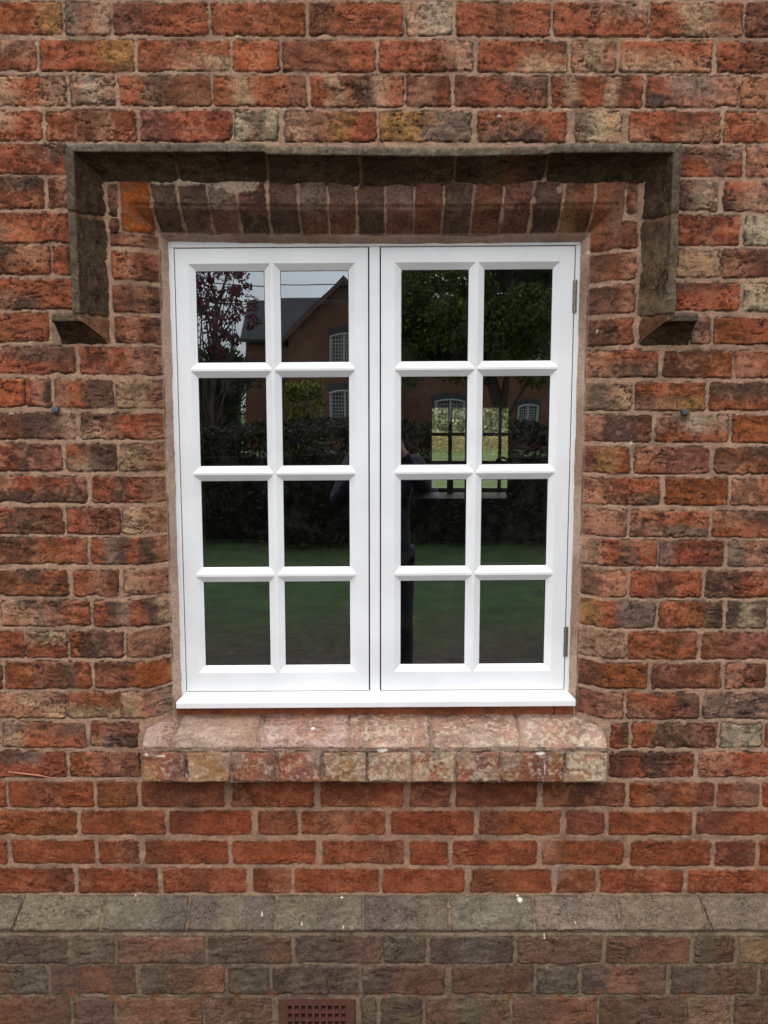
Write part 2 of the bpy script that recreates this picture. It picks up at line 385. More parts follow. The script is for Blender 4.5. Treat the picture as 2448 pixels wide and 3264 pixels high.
ROWS = {  # course: list of (px left, px right, code); 'J' = ends at the window splay
1: [(-80,196,'OOOY'),(208,350,'GPC'),(362,662,'MRR'),(675,972,'RRO'),(985,1284,'BRR'),(1297,1440,'CWW'),(1454,1751,'RBR'),(1763,2063,'RPC/RRR'),(2073,2367,'RCR/RCP'),(2378,2520,'M')],
2: [(-180,113,'PCP/RRR'),(129,427,'RRY'),(439,732,'RBR/RPC'),(743,889,'r'),(901,1195,'BBR'),(1211,1507,'RRBC'),(1524,1808,'RRRR/RRCC'),(1822,1963,'PCP'),(1977,2269,'RRR/CCP'),(2286,2580,'RBR')],
3: [(-90,211,'CCRC'),(223,367,'CWC'),(382,671,'RDBB'),(682,976,'RCRRM'),(991,1285,'RCBDCR'),(1295,1438,'PPR'),(1450,1746,'BRDD/BRRB'),(1759,2049,'RCRRCBR'),(2061,2353,'RGGP/DPPP'),(2361,2500,'P')],
4: [(-120,133,'PCR/RRR'),(147,433,'RBPR'),(451,737,'MRR'),(748,886,'WGW'),(909,1199,'CPYR'),(1211,1501,'YYGG'),(1524,1806,'RRRR/DDDR'),(1834,1979,'GWC'),(2006,2296,'RRBR/PRPP'),(2308,2600,'RPC/RRR')],
5: [(-80,219,'BRBD/RRRR'),(2166,2365,'DDDG/RRDR'),(2378,2500,'P')],
6: [(-150,141,'DDD/PRR'),(155,224,'BPP'),(2163,2289,'DGW/DWC'),(2307,2600,'RPDD/DCMR')],
7: [(-68,231,'RRR/DrR'),(2157,2356,'RBR'),(2372,2520,'WWC')],
8: [(-130,163,'BDP/DBR'),(170,233,'RRD'),(2154,2295,'CCC'),(2302,2600,'PMDM')],
9: [(-60,235,'RRR/PDR'),(2148,2356,'DBBR/rRRr'),(2369,2520,'WC')],
10: [(-140,155,'RRR'),(2204,2264,'GP'),(2277,2560,'ORO')],
11: [(-60,240,'PDD/RRB'),(255,J,'RBRPP'),(J,2096,'PRR/PDD'),(2116,2334,'BBO'),(2343,2560,'POR')],
12: [(-150,78,'r'),(82,162,'RPK'),(174,360,'PRDD'),(369,J,'CCP'),(J,2014,'GC'),(2025,2249,'rRR/DPY'),(2260,2560,'DDD/RRD')],
13: [(-50,242,'PBDDC'),(260,J,'DDRO/CPRP'),(J,2075,'PDDB'),(2089,2322,'CWC/ORR'),(2336,2560,'OR')],
14: [(-100,197,'CRDM'),(213,373,'RDD/CGD'),(383,J,'CP'),(J,2007,'MYO'),(2022,2260,'PMM/OMM'),(2280,2580,'BDM/POO')],
15: [(-10,277,'PRBRP/DDDD'),(293,J,'RRDRPP'),(J,2101,'PRR/PBD'),(2121,2320,'O'),(2333,2600,'POR')],
16: [(-80,201,'RDB'),(213,383,'RBB'),(390,J,'CP'),(J,1998,'PP'),(2011,2257,'RRR/DGG'),(2271,2560,'PDD/ORB')],
17: [(-20,277,'BBOR'),(293,J,'RGDRDP'),(J,2094,'CRDR'),(2101,2305,'GRRB'),(2320,2500,'GPD')],
18: [(-90,217,'BBDR/BBOB'),(235,380,'RPB'),(394,J,'CP'),(J,1996,'DP'),(2011,2235,'RBR'),(2249,2560,'DRG')],
19: [(5,286,'CDDR/PCPR'),(298,J,'RDGRDC'),(J,2087,'YRGG'),(2101,2302,'ROD'),(2318,2441,'nWG'),(2455,2700,'R')],
20: [(-150,78,'R'),(83,215,'CWC/RRR'),(222,392,'ODDM'),(405,J,'PP'),(J,1993,'CC'),(2002,2222,'RROR'),(2239,2560,'BMM')],
21: [(18,289,'ROMBDR'),(302,J,'BBOO'),(J,2063,'BOO'),(2079,2298,'MBB'),(2313,2441,'PB'),(2455,2700,'R')],
22: [(-80,210,'MPCD/BPPC'),(217,387,'RRB/CCC'),(391,J,'CPG'),(J,1985,'MP'),(1998,2226,'RRD/PRM'),(2242,2560,'GGGR')],
23: [(9,275,'GBBD/CRRR'),(291,441,'RPMM/PGDD'),(1946,2002,'RB'),(2016,2284,'RDDM'),(2296,2427,'W'),(2440,2700,'R')],
24: [(-60,212,'BDGR/RRRR'),(224,448,'ORMMM'),(1944,2210,'MRDMR'),(2226,2560,'PRR')],
25: [(-120,20,'O'),(29,297,'RBMRR'),(311,438,'BOB'),(452,716,'BDB'),(738,1000,'BRR'),(1022,1285,'BBR'),(1308,1437,'M'),(1453,1712,'MBB'),(1729,1993,'BDDM'),(2007,2275,'ODOM'),(2287,2419,'MG'),(2431,2700,'R')],
26: [(-80,243,'RRO/OOB'),(260,525,'ROR'),(540,800,'BRR'),(824,948,'B'),(962,1227,'RMPRR'),(1247,1511,'RRR'),(1528,1786,'MOR'),(1805,1926,'M'),(1942,2206,'RRR'),(2222,2560,'MRR')],
27: [(-200,24,'R'),(40,302,'RRR'),(317,443,'RM'),(463,726,'BRR'),(742,1006,'ROR'),(1027,1287,'RRB'),(1308,1427,'R'),(1444,1710,'RRR'),(1729,1986,'PRRR'),(2010,2265,'RRR'),(2280,2405,'MB'),(2420,2700,'R')],
28: [(-60,235,'RRB'),(251,502,'BOB'),(521,784,'RBR'),(807,925,'BP'),(940,1207,'RRR'),(1220,1481,'RRR'),(1501,1758,'BRR'),(1775,1896,'B'),(1914,2175,'RBR'),(2193,2460,'RRR')],
}
# opening geometry: splay arrises on the wall face and the inner ends
AXL, AXR = X(441, 1500), X(1946, 1500)
def arr_l(z): return AXL
def arr_r(z): return AXR
AZ = Z(650)                    # arris of the head
SW = 0.0555                     # width and depth of the splay
IN = 0.068                     # arris to frame
FY = 0.080                     # front of the window frame
SILL_TOP = Z(2275, .065)

def build_wall():
    al = lines([-2.3, -1.02, 1.02, 2.3], [.006, .0026, .006]); bl = lines([.40, 2.78, 3.5], [.0026, .006])
    f = field(al, bl, seed=3)
    A, B = f.A, f.B
    def put(px0, px1, z, code, **k):
        zb0, zt0, zb1, zt1 = z; ym = None
        return px0, px1
    def zat(zr, x):
        t = (x + .78) / 1.56
        return zr[0] + (zr[2] - zr[0]) * t, zr[1] + (zr[3] - zr[1]) * t
    for r, bricks in ROWS.items():
        zr = rowz(r - 1); vm = (LT[r - 1] + LB[r - 1]) / 2
        ends = []
        for p0, p1, code in bricks:
            x0 = X(p0, vm) if p0 != J else AXR - .060
            x1 = X(p1, vm) if p1 != J else AXL + .060
            b0, t0 = zat(zr, x0); b1, t1 = zat(zr, x1)
            f.bk = .12 if r < 25 else .35
            f.brick(x0, x1, b0, t0, b1, t1, code, stain=.9 if r < 25 else .45, crack=1 if r < 25 else .55)
            ends.append((x0, x1))
        # continue the course outside the photograph
        x = min(e[0] for e in ends) - .010; k = 0
        while x > -2.3:
            wd = .108 if k % 3 == 1 else .218; k += 1
            b0, t0 = zat(zr, max(x, -.95)); f.brick(x - wd, x, b0, t0, code=randcode()); x -= wd + .010
        x = max(e[1] for e in ends) + .010; k = 0
        while x < 2.3:
            wd = .108 if k % 3 == 1 else .218; k += 1
            b0, t0 = zat(zr, min(x, .95)); f.brick(x, x + wd, b0, t0, code=randcode()); x += wd + .010
    zt = Z(LT[0]) + .011; k = 0
    while zt < 3.5:
        x = -2.3 - .11 * (k % 2); j = k
        while x < 2.3:
            wd = .108 if j % 3 == 0 else .218; j += 1
            f.brick(x, x + wd, zt, zt + .070, code=randcode()); x += wd + .010
        zt += .082; k += 1
    # bricks between the moulding and the window
    def own(p0, p1, y0, y1, code, **k):
        vm = (y0 + y1) / 2
        x0 = X(p0, vm) if p0 != J else AXR - .060; x1 = X(p1, vm) if p1 != J else AXL + .060
        f.brick(x0, x1, Z(y1), Z(y0), code=code, **k)
    own(346, 373, 586, 688, 'D'); own(352, 378, 697, 745, 'M'); own(353, J, 745, 783, 'MPD')
    own(358, J, 802, 889, 'rPBB'); own(362, J, 907, 993, 'BDPD'); own(368, J, 1008, 1092, 'BPBD')
    own(1999, 2030, 583, 683, 'M'); own(J, 2030, 703, 793, 'RMB'); own(J, 2028, 806, 892, 'DBP')
    own(J, 2025, 911, 997, 'DDP'); own(J, 2020, 1016, 1101, 'DDR')
    # soldier arch
    js = [(384, 475, 'T/T'), (487, 565, 'D/D'), (575, 660, 'K/D'), (668, 750, 'G/B'), (762, 847, 'M/K'), (858, 946, 'D/K'), (957, 1040, 'G/B'),
          (1049, 1132, 'D/B'), (1141, 1224, 'D/K'), (1232, 1317, 'G/M'), (1325, 1408, 'M/B'), (1417, 1502, 'K/D'), (1513, 1600, 'B/B'),
          (1608, 1693, 'M/B'), (1705, 1792, 'D/K'), (1801, 1890, 'MR/YB'), (1901, 1990, 'RM')]
    zt, zb = Z(578), AZ - .061
    f.base = lin((100, 78, 60)); f.veil = lin((116, 96, 78)) * .7
    for i, (p0, p1, c) in enumerate(js):
        x0, x1 = X(p0, 610), X(p1, 610)
        sk = -.012 * (1 - i / 8.0) if i < 8 else .010 * (i - 8) / 8.0
        f.bk = .3 if i else 0
        zz = zb if 0 < i < len(js) - 1 else zb - .004
        f.brick(x0 + .0, x1, zz, zt, code=c, stain=.55 if i else .18, skew=-sk * -1 if i else 0, rad=.004, lift=.0018, crack=.5)
    f.veil = None
    # cement smears over the arch, stains under the moulding
    f.blot(X(600, 572), Z(575), .13, .013, lin((172, 158, 142)), .95)
    f.blot(X(740, 586), Z(590), .07, .018, lin((168, 154, 138)), .95, .8)
    f.blot(X(1784, 612), Z(606), .010, .014, lin((165, 140, 122)), .8)
    # mortar beside and beyond the splays, round the frame
    xi = np.minimum(A - AXL, AXR - A); zi = AZ - .006 * np.clip(1 - ((A - (AXL + AXR) / 2) / .6) ** 2, 0, 1) - B
    s = np.minimum(xi, zi)
    opening = (B > SILL_TOP - .03)
    mk = (sst(SW - .003, SW + .002, s) * opening)[..., None]
    f.C[:] = f.C * (1 - mk) + lin((178, 158, 144)) * (.88 + .24 * f.n5[..., None]) * mk
    f.Al[:] *= 1 - mk[..., 0] * .6
    ln = np.exp(-((s - SW - .0015 - .005 * (fbm(A * 22, B * 22, 88, 4) - .5)) / .0013) ** 2) * sst(.42, .56, fbm(A * 9, B * 14, 89, 4)) * opening * .8
    f.C[:] = f.C * (1 - ln[..., None]) + DARK * .5 * ln[..., None]; f.H[:] -= .003 * ln
    st_ = (sst(.45, .7, fbm(A * 12, B * 5, 90, 5)) * mk[..., 0] * .45)[..., None]; f.C[:] = f.C * (1 - st_) + lin((112, 84, 68)) * st_
    # grey smears of fixing mortar on the outer strip by the stops
    f.blot(X(177, 1045), Z(1045), .013, .036, lin((138, 118, 98)), 1, .3)
    # white specks, paint drips
    for (u, v, ra, rb) in ((2012, 1411, .006, .004), (846, 2, .004, .003), (1590, 371, .007, .003), (1892, 791, .005, .005), (1913, 1052, .003, .005)):
        f.blot(X(u, v), Z(v), ra, rb, lin((215, 208, 198)), .9, .5)
    f.blot(X(1780, 2790), Z(2790), .022, .03, lin((150, 140, 140)), .35, .6)
    f.blot(X(1745, 2720), Z(2700), .016, .05, lin((165, 130, 125)), .35, .6)
    # green lichen streaks
    for k in range(26):
        f.blot(random.uniform(-1, 1), random.uniform(.45, 2.6), random.uniform(.02, .05), random.uniform(.01, .03), lin((88, 84, 62)), .22, .9)
    lo = sst(Z(2485), Z(2500), B)[..., None] * f.Al[..., None]      # the rebuilt lower courses are a deeper red
    f.C[:] = f.C * (1 - lo * (1 - np.array([.90, .81, .74])))
    # depth
    dep = np.where(opening, np.interp(s, [0, SW, SW + .004, IN + .004, IN + .02], [0, .050, .053, FY + .003, FY + .02]), 0)
    rnd = .004 * sst(-.006, 0, s) * sst(.008, 0, s) * opening
    f.H[:] = f.H * np.where(s > SW - .002, .5, 1)
    edge = .010 * (fbm(A * 34, B * 34, 77, 4) - .46) * sst(SW, SW + .01, s) * opening
    Y = dep - f.H + rnd + edge
    P = np.stack([A, Y, B], -1)
    # face masks
    sc = np.minimum(np.minimum(s[:-1, :-1], s[1:, 1:]), np.minimum(s[1:, :-1], s[:-1, 1:]))
    Bc = B[:-1, :-1]; Ac = A[:-1, :-1]
    keep = ~((sc > IN + .010) & (Bc > SILL_TOP - .02))
    keep &= Bc > Z(2862)
    arch = (Bc < Z(571)) & (Bc > AZ - .1) & (Ac > X(378, 610)) & (Ac < X(1994, 610)) & (Bc > AZ - np.where(np.minimum(Ac - AXL, AXR - Ac) > 0, .2, .062))
    arch &= ~((np.minimum(Ac - AXL, AXR - Ac) < AZ - Bc - .003) & (Bc < AZ - .054))
    K = f.rgba()
    grid_mesh('wall', P, K, M_WALL, HOUSE, keep & ~arch)
    grid_mesh('window_arch', P, K, M_WALL, HOUSE, keep & arch)

HOUSE = empty('brick_house', (0, 0, 0), label='old red brick house wall around a white sixteen pane window, filling the photo', cat='house')
build_wall()

# ------------------------------------------------------------------ profile sweeps (sill, moulding, plinth)
def prof(pts, step=.0026):
    """sample a profile polyline [(y,z)..]; returns s, y, z, ny, nz"""
    p = np.array(pts, float); seg = np.hypot(*(p[1:] - p[:-1]).T); L = np.concatenate([[0], np.cumsum(seg)])
    n = int(L[-1] / step) + 1; s = np.linspace(0, L[-1], n)
    y = np.interp(s, L, p[:, 0]); z = np.interp(s, L, p[:, 1])
    ty = np.gradient(y, s); tz = np.gradient(z, s)
    k = np.ones(5) / 5
    ty = np.convolve(np.pad(ty, 2, 'edge'), k, 'valid'); tz = np.convolve(np.pad(tz, 2, 'edge'), k, 'valid')
    m = np.hypot(ty, tz) + 1e-9
    return s, y, z, tz / m, -ty / m, L   # outward normal to the left of travel (front side when travelling down)

def build_sill():
    x0, x1 = X(450, 2400, -.045), X(1938, 2400, -.045)
    zA = Z(2390, -.045); zB = Z(2397, -.045); zC = Z(2494, -.045)
    zt = SILL_TOP
    pts = [(.085, zt + .004), (.05, zt - .004), (.02, zt - .010), (0, zt - .016), (-.02, zt - .028), (-.035, zt - .042), (-.043, zA + .006), (-.045, zA), (-.045, zB), (-.045, zC), (-.02, zC - .001), (.004, zC)]
    s, y, z, ny, nz, L = prof(pts)
    al = lines([x0, x1], [.0026]); f = field(al, s, seed=41, warp=.7, mort=lin((140, 118, 100)), base=(156, 130, 114), bk=.35, tone=(1, .95, .92))
    sA, sB, sC = L[7], L[8], L[9]
    dj = [448, 549, 824, 1108, 1376, 1662, 1940]
    jt = [500, 549, 826, 1102, 1376, 1654, 1940]
    cod = ['SSs/sss', 'SSSs/SsYs', 'SsS/MMYs', 'GSSG/DMYs', 'sSs/MRMs', 'SsGS/SsGG']
    for i in range(6):
        a0 = X(dj[i], 2380, -.04) + (.004 if i else .0); a1 = X(dj[i + 1], 2380, -.04) - (.004 if i < 5 else 0)
        if i == 2:
            f.brick(a0, X(1108, 2380, -.04) - .002, -.02, sA - .003, code=cod[2][::1], stain=.35, lichen=.1, rad=.004, lift=.002, crack=.6)
            continue
        f.brick(a0, a1, -.02, sA - .003, code=cod[i], stain=.3, lichen=(.0, .0, .0, .3, .28, .55)[i], rad=.004, lift=.002, crack=.6)
    # header course
    f.bk = .12
    hj = [449, 596, 738, 883, 1028, 1170, 1314, 1454, 1596, 1800, 1941]
    hc = ['YRM/RRM', 'CYY/YYs', 'RRM/sRM', 'RMR/RRs', 'YYC/CYC', 'CPC/sCC', 'CRC/RsC', 'RMC/CMR', 'YOMO/CRMY', 'CYC/CCO']
    for i in range(10):
        a0 = X(hj[i], 2445, -.045) + .003; a1 = X(hj[i + 1], 2445, -.045) - .003
        f.brick(a0, a1, sB + .001, sC - .001, code=hc[i], stain=.15, lichen=(.15, .2, .15, .2, .5, .6, .6, .4, .35, .9)[i], rad=.003, lift=.0022, crack=.9)
    # white drips
    pw = lin((225, 220, 212))
    for (u, v, ra, rb) in ((466, 2406, .009, .004), (510, 2408, .015, .003), (543, 2375, .002, .006), (596, 2472, .003, .006), (993, 2297, .006, .004), (1218, 2391, .012, .004), (1726, 2402, .015, .004), (1735, 2440, .0025, .03)):
        zz = Z(v, -.045); k = np.argmin(np.abs(z - zz) + (y > 0) * 9); f.blot(X(u, v, -.045), s[k], ra, rb, pw, .9, .7)
    f.blot(X(1730, 2440, -.045), (sB + sC) / 2, .006, .03, lin((92, 48, 58)), .6, .5)
    f.blot(X(596, 2440, -.045), (sB + sC) / 2, .004, .035, lin((92, 48, 58)), .6, .5)
    tail = sst(L[10] - .002, L[10] + .01, s)
    # the two ends of the rounded course drop a little, giving softened corners
    rnd = .006 * np.exp(-np.minimum(al - x0, x1 - al) / .006)
    H = f.H - rnd[None, :] * .8
    wob = .004 * (fbm(f.A * 18, f.B * 4, 61, 3) - .5)
    Y = y[:, None] - H * ny[:, None] * -1 * -1 + wob
    Zz = z[:, None] + H * nz[:, None] * 1 + 0 * wob
    Y = y[:, None] - H * np.abs(ny[:, None]) + wob
    Zz = z[:, None] + H * np.where(s < L[9], np.abs(nz), -np.abs(nz))[:, None] + .003 * (fbm(f.A * 30, f.A * 0 + 3.3, 8, 3) - .5) * sst(L[8], L[9], s)[:, None]
    P = np.stack([f.A, Y, Zz], -1); C = f.rgba()
    # end caps: repeat end columns going back into the wall
    def cap(i):
        e = P[:, i].copy(); e[:, 1] = .02; return e[:, None, :]
    P = np.concatenate([cap(0), P, cap(-1)], 1); C = np.concatenate([C[:, :1], C, C[:, -1:]], 1)
    ob = grid_mesh('window_sill', P, C, M_SILLB, HOUSE)
    ob['label'] = 'rounded brick window sill, pinkish and speckled with pale lichen'
build_sill()
# reddish mortar bed under the timber sill
def build_bed():
    al = lines([X(556, 2262, .06), X(1850, 2262, .06)], [.003]); bl = lines([SILL_TOP - .02, SILL_TOP + .032], [.003])
    f = field(al, bl, seed=51, mort=lin((150, 92, 66)))
    for u in (1588, 1769):
        f.C[np.abs(f.A - X(u, 2262, .05) - .003 * (f.n3 - .5)) < .0012] = DARK * .4
    f.H *= 1.5
    P = np.stack([f.A, .060 - f.H, f.B], -1); grid_mesh('mortar_bed', P, f.rgba(), M_WALL, HOUSE)
build_bed()

def build_plinth():
    PY = -.056
    z0 = Z(2850); z1 = Z(2960, PY); z2 = Z(2971, PY)
    pts = [(.012, z0 + .002), (.0, z0), (PY + .003, z1 + .003), (PY, z1), (PY, z2), (PY, -.12)]
    s, y, z, ny, nz, L = prof(pts)
    al = lines([-2.3, -1.0, 1.0, 2.3], [.006, .0026, .006]); f = field(al, s, seed=71, warp=.8, mort=lin((124, 108, 88)), base=(102, 86, 72), bk=.40, tone=(1, .94, .88))
    c0, c1 = L[1] + .004, L[4] - .003; f.veil = lin((112, 96, 80)) * .7
    jx = [-215, 62, 330, 600, 880, 1158, 1432, 1702, 1971, 2246, 2530]
    cc = ['N', 'N', 'NNn', 'nNn', 'NNnN', 'nN', 'NN', 'NNN', 'N', 'N']
    for i in range(10):
        a0 = X(jx[i], 2905, -.03) + .003; a1 = X(jx[i + 1], 2905, -.03) - .003
        f.brick(a0, a1, c0, c1, code=cc[i], stain=.25, rad=.003, lift=.0015, crack=.6)
    for sgn, xs in ((-1, X(-215, 2905, -.03)), (1, X(2530, 2905, -.03))):
        x = xs
        while abs(x) < 2.3:
            f.brick(min(x, x + sgn * .22) + .003, max(x, x + sgn * .22) - .003, c0, c1, code='N', stain=.25, rad=.003); x += sgn * .222
    for u0, u1 in ((70, 48), (2238, 2262)):
        for t in np.linspace(0, 1, 30):
            f.blot(X(u0 + (u1 - u0) * t, 2905, -.03), c0 + (c1 - c0) * t, .0016, .004, DARK * .4, 1, .1)
    rows = [(2987, 3070, [(-80,215,'gDD'),(235,364,'g'),(376,654,'RMD/MRR'),(665,929,'DDB'),(944,1215,'DDM'),(1222,1356,'g'),(1371,1634,'DnD'),(1650,1916,'B'),(1933,2198,'BRR'),(2214,2339,'gB'),(2355,2640,'YR')]),
            (3079, 3168, [(-120,149,'Og'),(165,431,'MRM'),(451,717,'DBR'),(729,858,'g'),(870,1140,'D'),(1156,1418,'DBB'),(1442,1700,'B'),(1712,1842,'g'),(1855,2120,'DRB'),(2139,2410,'DB'),(2424,2700,'B')]),
            (3180, 3268, [(-60,223,'OB'),(235,364,'M'),(376,643,'RO'),(654,866,'MBM'),(1152,1199,'g'),(1215,1344,'D'),(1358,1622,'BgB'),(1634,1900,'MR'),(1910,2182,'BMB'),(2187,2324,'P'),(2340,2600,'B')])]
    def sz(zz): return L[4] + (z2 - zz)
    for t, b, br in rows:
        vm = (t + b) / 2; S0, S1 = sz(Z(t, PY)), sz(Z(b, PY)); xs = []
        for p0, p1, c in br:
            x0, x1 = X(p0, vm, PY), X(p1, vm, PY); xs += [x0, x1]
            f.brick(x0, x1, S0, S1, code=c, stain=.5, crack=.5)
        for sgn, x in ((-1, min(xs) - .01), (1, max(xs) + .01)):
            while abs(x) < 2.3:
                f.brick(min(x, x + sgn * .218), max(x, x + sgn * .218), S0, S1, code=randcode(True), stain=.5); x += sgn * .228
    S = sz(Z(3268, PY)) + .012
    while S < s[-1]:
        x = -2.3 - rc.random() * .1
        while x < 2.3:
            f.brick(x, x + .215, S, S + .068, code=randcode(True), stain=.6); x += .226
        S += .08
    rust = lin((124, 72, 42))
    for u in (50, 222, 362, 495, 655, 755, 870, 1000, 1140, 1228, 1345, 1510, 1625, 1785, 1905, 2032, 2185, 2335):
        f.blot(X(u, 3172, PY), sz(Z(3170 + random.uniform(-5, 5), PY)), random.uniform(.010, .018), random.uniform(.010, .018), rust, .75, .45)
    pw = lin((225, 222, 215))
    for (u, v, ra, rb) in ((1660, 2882, .009, .009), (1655, 2874, .004, .003), (1088, 2878, .005, .004), (835, 2912, .002, .009), (422, 2872, .002, .005), (965, 2932, .002, .005), (1095, 2938, .0015, .004), (1730, 2963, .002, .008), (1600, 2868, .0015, .004), (1828, 2928, .0015, .003)):
        zz = Z(v, -.03); k = np.argmin(np.abs(z - zz)); f.blot(X(u, v, -.03), s[k], ra, rb, pw, .95, .35)
    for k in range(18):
        f.blot(random.uniform(-1, 1), L[4] + random.uniform(0, .25), random.uniform(.015, .05), random.uniform(.01, .03), lin((92, 90, 58)), .3, .9)
    drab = (.22 * sst(L[4] - .002, L[4] + .004, s))[:, None, None]
    lum = f.C.mean(-1, keepdims=True); f.C[:] = f.C * (1 - drab) + lum * np.array([1.16, .98, .78]) * drab
    H = f.H.copy()
    H[(s > L[4] - .002) & (s < L[4] + .006)] -= .003
    Y = y[:, None] - H * np.clip(np.abs(ny), .3, 1)[:, None]; Zz = z[:, None] + H * np.abs(nz)[:, None]
    P = np.stack([f.A, Y, Zz], -1)
    # hole for the air brick
    Sc = f.B[:-1, :-1]; Ac = f.A[:-1, :-1]
    vx0, vx1 = X(888, 3220, PY), X(1131, 3220, PY); vz1 = Z(3184, PY)
    keep = ~((Ac > vx0) & (Ac < vx1) & (Sc > sz(vz1)) & (Sc < sz(vz1 - .140)))
    ob = grid_mesh('plinth', P, f.rgba(), M_WALL, HOUSE, keep)
    ob['label'] = 'sloping grey brick plinth course with drab bricks below'
    # air brick: terracotta plate with rows of square holes
    bm = bmesh.new(); vz0 = vz1 - .140; wv = vx1 - vx0; y0, y1 = PY - .003, PY + .022
    nx, nz_ = 9, 5; mx = .021; px = (wv - 2 * mx) / nx; pz = (.140 - .030) / nz_; hx = px * .66; hz = pz * .68
    box(bm, vx0, vx0 + mx, y0, y1, vz0, vz1); box(bm, vx1 - mx, vx1, y0, y1, vz0, vz1)
    for i in range(nx + 1):
        c = vx0 + mx + i * px; h = (px - hx) / 2
        a0 = max(c - h, vx0 + mx); a1 = min(c + h, vx1 - mx)
        box(bm, a0, a1, y0 + .0005, y1, vz0 + .001, vz1 - .001)
    for j in range(nz_ + 1):
        c = vz1 - .018 - j * pz + (pz - hz) / 2 * 0
        top = vz1 if j == 0 else c + (pz - hz); bot = c if j < nz_ else vz0
        box(bm, vx0 + mx, vx1 - mx, y0 + .001, y1, bot, min(top, vz1))
        # sloping inner ledge of the holes
        if j < nz_:
            zb = c - hz
            for i in range(nx):
                a0 = vx0 + mx + i * px + (px - hx) / 2; a1 = a0 + hx
                v = [bm.verts.new(p) for p in ((a0, y0 + .004, zb), (a1, y0 + .004, zb), (a1, y1 - .004, zb + hz * .35), (a0, y1 - .004, zb + hz * .35))]
                bm.faces.new(v)
    box(bm, vx0, vx1, y1 + .03, y1 + .04, vz0, vz1, mi=1)  # near-black back plate paints the shade inside the holes
    m = simple('terracotta', (86, 48, 33), .85, noise=.35, scale=60)
    o = bm_obj('air_brick', bm, [m, simple('vent_hole_shade', (16, 12, 10), 1)], HOUSE); o['label'] = 'terracotta air brick with rows of square holes, low in the wall'
build_plinth()

